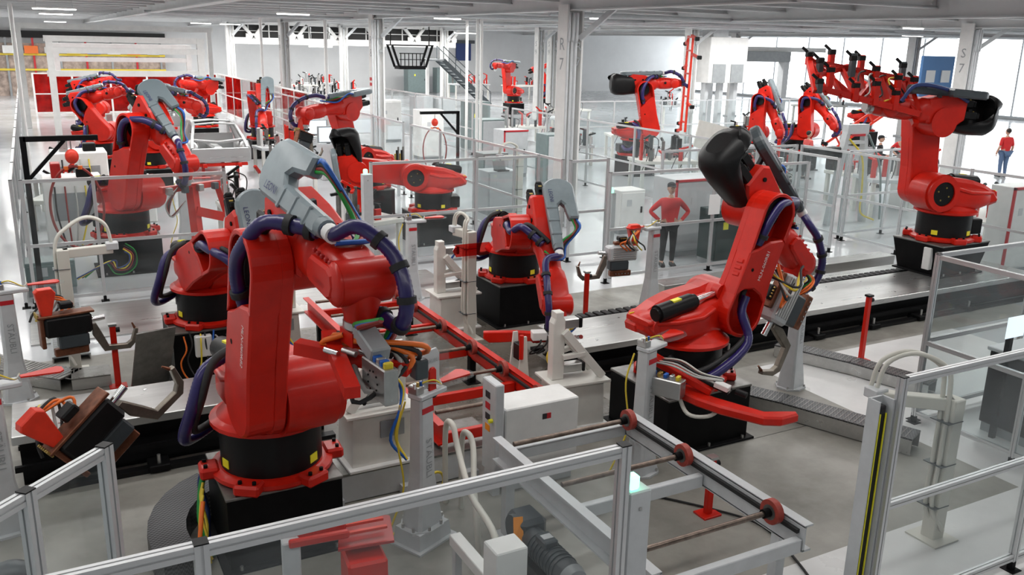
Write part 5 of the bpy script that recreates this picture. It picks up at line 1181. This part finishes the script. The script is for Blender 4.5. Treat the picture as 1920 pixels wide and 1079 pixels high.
# blue door, red pipes, vent boxes, portal
o = structure(MB().box((36.4, 77.9, 3.7), (1.5, .2, 1.6)).build('door_1', NAVYC))
MB().box((36.4, 77.8, 4.6), (2.2, .15, .3)).build('lintel', DGRAYP, o)
for k in range(3):
    o = MB().tube([(37.6 + k * .45, 62.0, 5.4), (37.6 + k * .45, 62.0, .6)], .07, n=8, sub=1).cyl((37.6 + k * .45, 62.0, .0), (37.6 + k * .45, 62.0, .7), .16, n=10).build('red_riser_pipe', RED); tag(o, '%s of the three red riser pipes left of the R7 column' % ('left', 'middle', 'right')[k], 'pipe', 'red riser pipes')
t = thing('air_handler', (29.2, 33.6, 0), 'tall white air duct box with two gray grilles beside the S8 column', 'air duct')
MB().box((.1, 0, 4.0), (2.3, 1.0, 2.1), ch=.02).build('duct', WHITE, t); MB().box((-.4, .0, 5.3), (.9, .8, .7)).build('neck', LGRAY, t)
for q in (-.45, .65): MB().box((q, -.52, 3.4), (.75, .05, .85)).build('grille', MGRAY, t)
for q in (-.8, .1, 1.0): MB().box((q, 0, 1.48), (.22, .3, 2.96)).build('leg', LGRAY, t)
t = thing('portal_frame', (35, 38, 0), 'gray steel portal frame in front of the bright windows', 'portal')
MB().box((0, 0, 4.15), (5.9, .5, .55), ch=.02).build('header', MGRAY, t)
for q in (-2.7, 2.7): MB().box((q, 0, 1.95), (.4, .45, 3.9)).build('leg', LGRAY, t)
MB().box((1.5, .3, 4.55), (9, .4, .25)).build('cap_beam', WHITE, t)
o = MB().box((40.8, 30.5, 2.7), (2.4, .15, 3.4)).build('blue_banner', mat('blue_banner_cloth', (.10, .24, .50), .7)); tag(o, 'hanging blue panel with two pale squares left of the raised red frame', 'panel')
for q in (-.55, .6): MB().box((q + 40.8, 30.4, 3.4), (.65, .04, .6)).build('pale_square', PAPER, o)
MB().box((40.8, 30.6, .5), (.2, .1, 1.0)).build('stand', LGRAY, o)

# ------------------------------------------------------------------ weld fixtures crowding the cells behind the fences
def fixture(x, y, label, seed, w_=1.8, d_=1.2, h=.9, rz=0, dens=14, red=.3):
    q = random.Random(seed)
    t = thing('weld_fixture', (x, y, 0), label, 'fixture', 'weld fixtures behind the fences', rz=math.radians(rz))
    for sx in (-1, 1):
        for sy in (-1, 1): MB().box((sx * w_ * .45, sy * d_ * .42, h / 2), (.10, .10, h)).build('leg', CREAM, t)
    MB().box((0, 0, h - .05), (w_, d_, .10), ch=.01).build('table', LGRAY if seed % 2 else CREAM, t)
    for k in range(dens):
        px_, py_ = q.uniform(-.46, .46) * w_, q.uniform(-.46, .46) * d_; hh = q.uniform(.2, .75); r_ = q.random()
        m = RED if r_ < red else (STEEL, DGRAYP, WHITE, DSTEEL, BLACKP)[k % 5]
        b = MB().box((px_, py_, h + hh / 2), (q.uniform(.06, .16), q.uniform(.06, .16), hh), ch=.01).build('clamp_post', m, t)
        e = (px_ + q.uniform(-.3, .3), py_ + q.uniform(-.25, .25), h + hh + q.uniform(-.1, .18))
        MB().bar((px_, py_, h + hh - .03), e, .07, .06, ch=.008).build('clamp_arm', (RED if r_ < red + .15 else BLACKP), b)
        if k % 2: MB().cyl((px_ + .08, py_, h + .05), (px_ + .08, py_ + .02, h + .3), .04, n=8).build('air_cylinder', CHROME, b)
        if k % 3 == 0: MB().tube([(px_, py_, h + hh), (px_ + .2, py_ - .15, h + hh * .8), (px_ + .1, py_ - .3, h + .1), (px_ - .1, py_ - d_ * .3, h - .3)], .014, n=5).build('cable', (BLACKR, YELLOWC, GRAYC)[k % 3 if k < 9 else 0], b)
    return t
FX = [(17.9, 18.6, 'fixture table just behind the long fence right of the R7 column'), (19.8, 20.6, 'fixture table left of the white tilted panel'), (17.6, 22.6, 'fixture table in front of the robot with the upright ladder'), (21.9, 22.4, 'fixture table with red clamps under the bright portal'), (22.6, 19.0, 'fixture table behind the black bucket cover'), (21.6, 17.0, 'fixture table crowded with red clamps behind the fence corner'), (20.0, 13.2, 'fixture table behind the fence left of the big robot'), (21.4, 11.2, 'fixture table behind the arm of the big robot'), (24.4, 14.2, 'fixture table in front of the two standing workers'), (18.2, 29.5, 'distant fixture table left of the upright ladder'), (22.3, 31.0, 'distant fixture table right of the upright ladder'), (27.0, 29.0, 'distant fixture table beneath the portal frame'), (20.5, 37.0, 'far fixture table below the staircase'), (23.8, 39.5, 'far fixture table right of the staircase'), (26.5, 42.5, 'far fixture table near the S9 columns')]
for i, (x, y, l_) in enumerate(FX): fixture(x, y, l_, i, w_=1.9, d_=1.3, h=.8 + .15 * (i % 3), rz=(i * 37) % 60 - 30, dens=15 if i < 10 else 10, red=.35 if i in (3, 6, 8) else .2)
LX = [(.55, 23.6, 'white fixture table under the hoist at the left'), (.6, 26.6, 'white fixture table in front of the far left robot'), (4.2, 20.2, 'fixture table right of the tall left robot'), (6.9, 27.2, 'fixture table right of the car body skid'), (6.0, 18.0, 'fixture table behind the middle clear fence'), (7.4, 31.0, 'fixture table left of the R8 column'), (3.4, 36.5, 'fixture table behind the nearer car body')]
for i, (x, y, l_) in enumerate(LX): fixture(x, y, l_, 40 + i, w_=1.5, d_=1.1, h=.75 + .1 * (i % 3), rz=(i * 29) % 40 - 20, dens=11, red=.15)
BX = [(16.8, 55, 'row machine left of the R8 column at the back'), (14.0, 52, 'pale machine behind the R8 column'), (17.8, 66, 'small machine under the truss'), (20.4, 69, 'gray machine left of the hanging platform'), (35.5, 64.5, 'machine with red parts right of the staircase'), (31.8, 67, 'red machine behind the staircase'), (38.8, 66, 'machine right of the S9 columns'), (33.5, 42, 'machine in front of the portal'), (43, 40, 'machine right of the portal'), (46, 34, 'machine below the blue panel')]
for i, (x, y, l_) in enumerate(BX): fixture(x, y, l_, 80 + i, w_=3.2, d_=1.6, h=1.3, rz=0, dens=12, red=.4 if 'red' in l_ else .12)
# tall white partition and slender poles
t = thing('white_partition', (-1.9, 17.5, 0), 'tall white panelled partition along the left edge', 'partition')
for k in range(16):
    MB().box((.08 * (k % 2), k * 2.0, 2.3), (.12, 1.5, 4.6)).build('panel', (WHITE, LGRAY, WHITE)[k % 3], t); MB().box((.1, k * 2.0 + .95, 2.5), (.22, .22, 5.0)).build('post', WHITE, t)
    if k % 3 == 1: MB().box((.2, k * 2.0, 1.3), (.35, .8, 1.2), ch=.02).build('wall_box', (MGRAY, WHITE, LGRAY)[k % 2], t)
for i, (x, y, l_) in enumerate(((11.3, 38, 'left of the R8 column'), (14.1, 29.0, 'behind the white cabinet, left of a pair'), (14.55, 29.6, 'behind the white cabinet, right of a pair'), (15.2, 32.2, 'beside the gray green cabinets'), (8.6, 38, 'beside the receding red screens'), (-.25, 30, 'inside the left fence'))):
    o = MB().tube([(x, y, 0), (x, y, 5.36)], .06 if i else .08, n=8, sub=1).build('slender_pole', WHITE); tag(o, 'slender white floor to ceiling pole ' + l_, 'pole', 'slender white poles')
for i, (x, y, w2, h2, l_) in enumerate(((.6, 21.8, 1.2, 1.5, 'white machine housing beside the hose loop at the left'), (.9, 25.0, 1.3, 1.7, 'white machine housing behind the hose loop at the left'), (2.0, 24.0, 1.0, 1.1, 'low white machine housing behind the tall left robot'), (2.6, 33.8, 1.2, 1.6, 'white machine housing left of the car body'))):
    t = thing('machine_housing', (x, y, 0), l_, 'machine', 'white machine housings'); MB().box((0, 0, h2 / 2), (w2, 1.0, h2), ch=.03).build('body', WHITE, t)
    MB().box((0, -.505, h2 * .6), (w2 * .7, .02, h2 * .4)).build('window', MGRAY, t); MB().box((w2 * .2, -.2, h2 + .1), (.3, .3, .2), ch=.02).build('motor', BLACKP, t); MB().box((-w2 * .25, -.1, h2 + .16), (.2, .4, .32), ch=.02).build('valve_block', (RED2, STEEL)[i % 2], t)
    for k in range(4): MB().tube([(-w2 * .3 + .2 * k, -.52, h2 * .9), (-w2 * .3 + .2 * k, -.62, h2 * .5), (-w2 * .2 + .1 * k, -.6, .05)], .018, n=6).build('cable', (BLACKR, REDC, GRAYC, YELLOWC)[k], t)
# tilted white panel and tall gray frames
t = thing('tilted_panel', (21.4, 24.0, 0), 'tilted white panel rack left of the red clamps', 'rack')
MB().bar((-.7, 0, 1.1), (-.5, 0, 2.0), 1.5, .05, up=(0, 1, 0)).build('panel', CREAM, t)
for q in (-.6, .6): MB().box((-.6, q, .65), (.10, .10, 1.3)).build('leg', CREAM, t)
t = thing('tool_gantry', (19.3, 16.6, 0), 'gray A shaped tool gantry behind the fence with black tool on its arm', 'gantry')
for q in (-.45, .45):
    MB().bar((q * 1.5, 0, 0), (q * .7, 0, 2.6), .14, .16, up=(0, 1, 0)).build('leg', LGRAY, t)
MB().box((0, 0, 2.55), (.8, .2, .25)).build('head', LGRAY, t); MB().box((0, 0, 2.2), (.7, .18, .08)).build('cross_bar', LGRAY, t); MB().box((0, -.12, 2.4), (.5, .02, .06)).build('red_strip', REDINK, t)
MB().box((-1.2, 0, 2.0), (1.2, .3, .22), ch=.03).build('tool_arm', BLACKP, t); MB().box((-.7, 0, 1.75), (.3, .3, .5), ch=.03).build('tool_body', BLACKP, t)
MB().tube([(-.3, -.1, 2.3), (.2, -.15, 1.8), (.35, -.15, .9), (.4, -.15, .3), (.9, -.2, .06)], .025, n=7).build('hose', YELLOWC, t); MB().tube([(.4, -.1, 2.4), (.9, -.15, 1.6), (1.1, -.15, .8), (1.2, -.15, .05)], .03, n=7).build('hose', GREENGRAY, t)
t = thing('bin_cabinet', (22.9, 17.6, 0), 'white bin standing behind the wire baskets', 'bin'); MB().box((0, 0, .75), (.7, .6, 1.5), ch=.06).build('body', WHITE, t); MB().box((0, 0, 1.52), (.74, .64, .05), ch=.01).build('lid', LGRAY, t)
# pale work tables at the far right
for i, (x, y) in enumerate(((27.5, 15.2), (31.0, 17.2), (30.5, 13.2), (34.5, 15.6), (36.5, 19.0))):
    t = thing('work_table', (x, y, 0), '%s pale work table on the shiny floor at the right edge' % ('nearest left', 'middle', 'nearest right', 'farther right', 'farthest')[i], 'table', 'pale work tables at the right')
    MB().box((0, 0, .88), (2.6, 1.0, .06), ch=.01).build('top', WHITE, t); MB().box((0, 0, .30), (2.4, .9, .04)).build('shelf', LGRAY, t)
    for sx in (-1, 1):
        for sy in (-1, 1): MB().box((sx * 1.2, sy * .42, .43), (.07, .07, .86)).build('leg', LGRAY, t)
    for k in range(8): MB().box((-1.1 + k * .3, .1 * (k % 2), 1.0), (.16, .3, .18), ch=.02).build('part_tray', (WHITE, LGRAY, CHROME)[k % 3], t)
t = thing('rack_frame', (19.6, 9.6, 0), 'black tubular rack at the right edge behind the big robot', 'rack')
for sx in (-1, 1):
    for sy in (-1, 1): MB().box((sx * .6, sy * .35, .6), (.05, .05, 1.2)).build('leg', BLACK, t)
    MB().bar((sx * .6, -.35, .1), (sx * .6, .35, 1.1), .04).build('diagonal', BLACK, t)
MB().box((0, 0, .62), (1.25, .75, .04)).build('shelf', BLACK, t); MB().box((0, 0, 1.2), (1.25, .75, .04)).build('shelf', BLACK, t); MB().box((0, 0, .68), (.5, .3, .08)).build('tool_tray', RED2, t)
# operator screens by the R8 column
for i, (x, y) in enumerate(((8.95, 31.6), (8.6, 29.0))):
    t = thing('operator_screen', (x, y, 0), '%s operator screen lit white beside the clear fence' % ('farther', 'nearer')[i], 'screen', 'operator screens')
    MB().box((0, 0, .6), (.6, .5, 1.2), ch=.02).build('cabinet', LGRAY, t); MB().box((0, -.05, 1.5), (.75, .10, .55), ch=.01).build('bezel', MGRAY, t); MB().box((0, -.105, 1.5), (.66, .01, .46)).build('display', SCREEN, t)
    MB().box((0, 0, 1.2), (.1, .1, .1)).build('neck', BLACKP, t)
o = MB().box((9.2, 27.6, .35), (.8, .6, .7), ch=.02).build('red_crate', RED2); tag(o, 'red crate below the nearer operator screen', 'crate')
t = thing('laptop', (11.1, 21.25, 1.2), 'open laptop on the pale cart cabinet left of the R7 column', 'laptop'); MB().box((0, 0, .012), (.36, .26, .024)).build('base', BLACKP, t); MB().bar((0, .12, .02), (0, .2, .26), .36, .012, up=(0, 1, 0)).build('lid', MGRAY, t)
t = thing('vertical_manifold', (9.55, 25.0, 0), 'brass and black valve manifold on a post below the R8 column', 'manifold')
MB().box((0, 0, .6), (.08, .08, 1.2)).build('post', LGRAY, t)
for k in range(6): MB().cyl((-.12 + .05 * k, -.06, .7), (-.12 + .05 * k, -.06, 1.3 + .1 * (k % 3)), .03, n=8).build('valve', (BRASS, BLACKP, DSTEEL)[k % 3], t)

# ------------------------------------------------------------------ people
def person(x, y, rz, label, pose, h=1.78, top=SHIRT, legs=PANTS, hair=HAIR, cap=None, sleeves=True):
    t = thing('person', (x, y, 0), label, 'person', rz=math.radians(rz), scale=h / 1.78)
    # joints: facing -Y
    J = {'pel': (0, 0, .95, .135), 'bel': (0, 0, 1.10, .125), 'che': (0, .01, 1.30, .145), 'nk': (0, .0, 1.47, .06), 'hd0': (0, -.01, 1.55, .06)}
    sh = .185
    for s_, c in ((-1, 'r'), (1, 'l')):
        J['sh' + c] = (s_ * sh, 0, 1.41, .065); J['hip' + c] = (s_ * .095, 0, .90, .10); J['kn' + c] = (s_ * .105, -.02, .50, .066); J['an' + c] = (s_ * .11, .02, .09, .045); J['to' + c] = (s_ * .12, -.15, .04, .04)
    if pose == 'hips':
        for s_, c in ((-1, 'r'), (1, 'l')): J['el' + c] = (s_ * .42, .05, 1.17, .045); J['wr' + c] = (s_ * .22, -.08, .99, .034); J['ha' + c] = (s_ * .15, -.11, .97, .035)
    elif pose == 'hold':
        for s_, c in ((-1, 'r'), (1, 'l')): J['el' + c] = (s_ * .25, .0, 1.12, .045); J['wr' + c] = (s_ * .12, -.24, 1.10, .034); J['ha' + c] = (s_ * .07, -.31, 1.11, .033)
    elif pose == 'elbow':
        J['elr'] = (-.40, .0, 1.22, .045); J['wrr'] = (-.28, -.18, 1.05, .034); J['har'] = (-.24, -.24, 1.02, .033)
        J['ell'] = (.42, .02, 1.28, .045); J['wrl'] = (.52, -.1, 1.08, .034); J['hal'] = (.52, -.14, 1.0, .033)
    else:
        for s_, c in ((-1, 'r'), (1, 'l')): J['el' + c] = (s_ * .26, .03, 1.13, .045); J['wr' + c] = (s_ * .29, -.06, .90, .034); J['ha' + c] = (s_ * .28, -.08, .82, .034)
    E = [('pel', 'bel'), ('bel', 'che'), ('che', 'nk'), ('nk', 'hd0')]
    for c in 'rl': E += [('che', 'sh' + c), ('sh' + c, 'el' + c), ('el' + c, 'wr' + c), ('wr' + c, 'ha' + c), ('pel', 'hip' + c), ('hip' + c, 'kn' + c), ('kn' + c, 'an' + c), ('an' + c, 'to' + c)]
    def skin(names, edges, grow, m, nm, lv=2):
        me = bpy.data.meshes.new(nm); ix = {n: i for i, n in enumerate(names)}
        me.from_pydata([J[n][:3] for n in names], [(ix[a], ix[b]) for a, b in edges if a in ix and b in ix], []); me.materials.append(m)
        o = bpy.data.objects.new(nm, me); COL.objects.link(o); o.parent = t
        md = o.modifiers.new('skin', 'SKIN'); md.use_smooth_shade = True
        for i, n in enumerate(names):
            r_ = J[n][3] * grow; sv = me.skin_vertices[0].data[i]; sv.radius = (r_ * (1.25 if n in ('pel', 'bel', 'che') else 1), r_ * (.85 if n in ('pel', 'bel', 'che') else 1)); sv.use_root = (i == 0)
        sb = o.modifiers.new('sub', 'SUBSURF'); sb.levels = lv; sb.render_levels = lv
        return o
    skin(list(J), E, 1.0, SKIN, 'body')
    skin(['bel', 'pel', 'che', 'nk'] + [a + c for c in 'rl' for a in (('sh', 'el', 'wr') if sleeves else ('sh', 'el'))], E, 1.14, top, 'shirt')
    skin(['pel'] + [a + c for c in 'rl' for a in ('hip', 'kn', 'an')], E, 1.13, legs, 'trousers')
    for s_ in (-1, 1): MB().sweep([(s_ * .11, .06, .05), (s_ * .11, -.05, .055), (s_ * .12, -.18, .04)], [(.045, .05), (.05, .05), (.045, .035)], (1, 0, 0), n=12).build('shoe', BLACKR, t)
    hd = MB().ell((0, -.015, 1.665), .078, .098, .118, nu=18, nv=14)
    hd.add([(-.016, -.105, 1.655), (.016, -.105, 1.655), (0, -.135, 1.645), (0, -.108, 1.70)], [(0, 1, 2), (0, 2, 3), (1, 3, 2)], True)
    for s_ in (-1, 1): hd.ell((s_ * .08, .0, 1.66), .012, .022, .032, nu=8, nv=6)
    hd = hd.build('head', SKIN, t)
    for s_ in (-1, 1): MB().ell((s_ * .030, -.102, 1.685), .011, .008, .007, nu=8, nv=6).build('eye', INK, hd)
    MB().box((0, -.106, 1.612), (.045, .012, .009)).build('mouth', REDC, hd)
    MB().ell((0, .022, 1.70), .084, .095, .092, nu=16, nv=10).build('hair', hair, hd)
    for s_, c in ((-1, 'r'), (1, 'l')):
        w0, w1 = V(J['wr' + c][:3]), V(J['ha' + c][:3]); dd = (w1 - w0).normalized(); sd = dd.orthogonal().normalized(); f_ = MB()
        for k in range(4):
            b0 = w1 + sd * (-.027 + .018 * k); f_.tube([b0 - dd * .01, b0 + dd * .035, b0 + dd * (.06 + .006 * (1 if k in (1, 2) else -1)) + dd.cross(sd) * .018], .0085, n=6, sub=2)
        b0 = w1 - sd * .035; f_.tube([b0 - dd * .03, b0 - sd * .02, b0 - sd * .02 + dd * .03], .0095, n=6, sub=2); f_.build('fingers', SKIN, t)
    if cap:
        cp = MB().ell((0, .0, 1.735), .092, .108, .065, nu=16, nv=10); cp.sweep([(0, -.08, 1.735), (0, -.19, 1.725)], [(.075, .008), (.05, .006)], (1, 0, 0), n=12); cp.build('cap', cap, hd)
    return t
person(11.68, 14.62, -22, 'man in a long sleeved red shirt standing with hands on hips behind the fence', 'hips', 1.80, cap=CAPM)
person(25.6, 20.9, 30, 'person in a black jacket and cap looking down at something held', 'hold', 1.78, top=PANTS, cap=CAPM)
person(27.1, 21.2, -25, 'fair haired person in a red polo shirt beside the one in the black jacket', 'elbow', 1.80, hair=mat('fair_hair', (.35, .2, .08), .7), sleeves=False)
person(32.6, 20.9, 160, 'person in red shirt and jeans seen from behind at the right edge', 'down', 1.85, legs=JEANS, sleeves=False)
person(24.6, 23.2, 80, 'person in a faded red shirt half hidden by the slanted ladder frame', 'hold', 1.75, top=mat('faded_red_shirt', (.60, .10, .09), .8), sleeves=False)
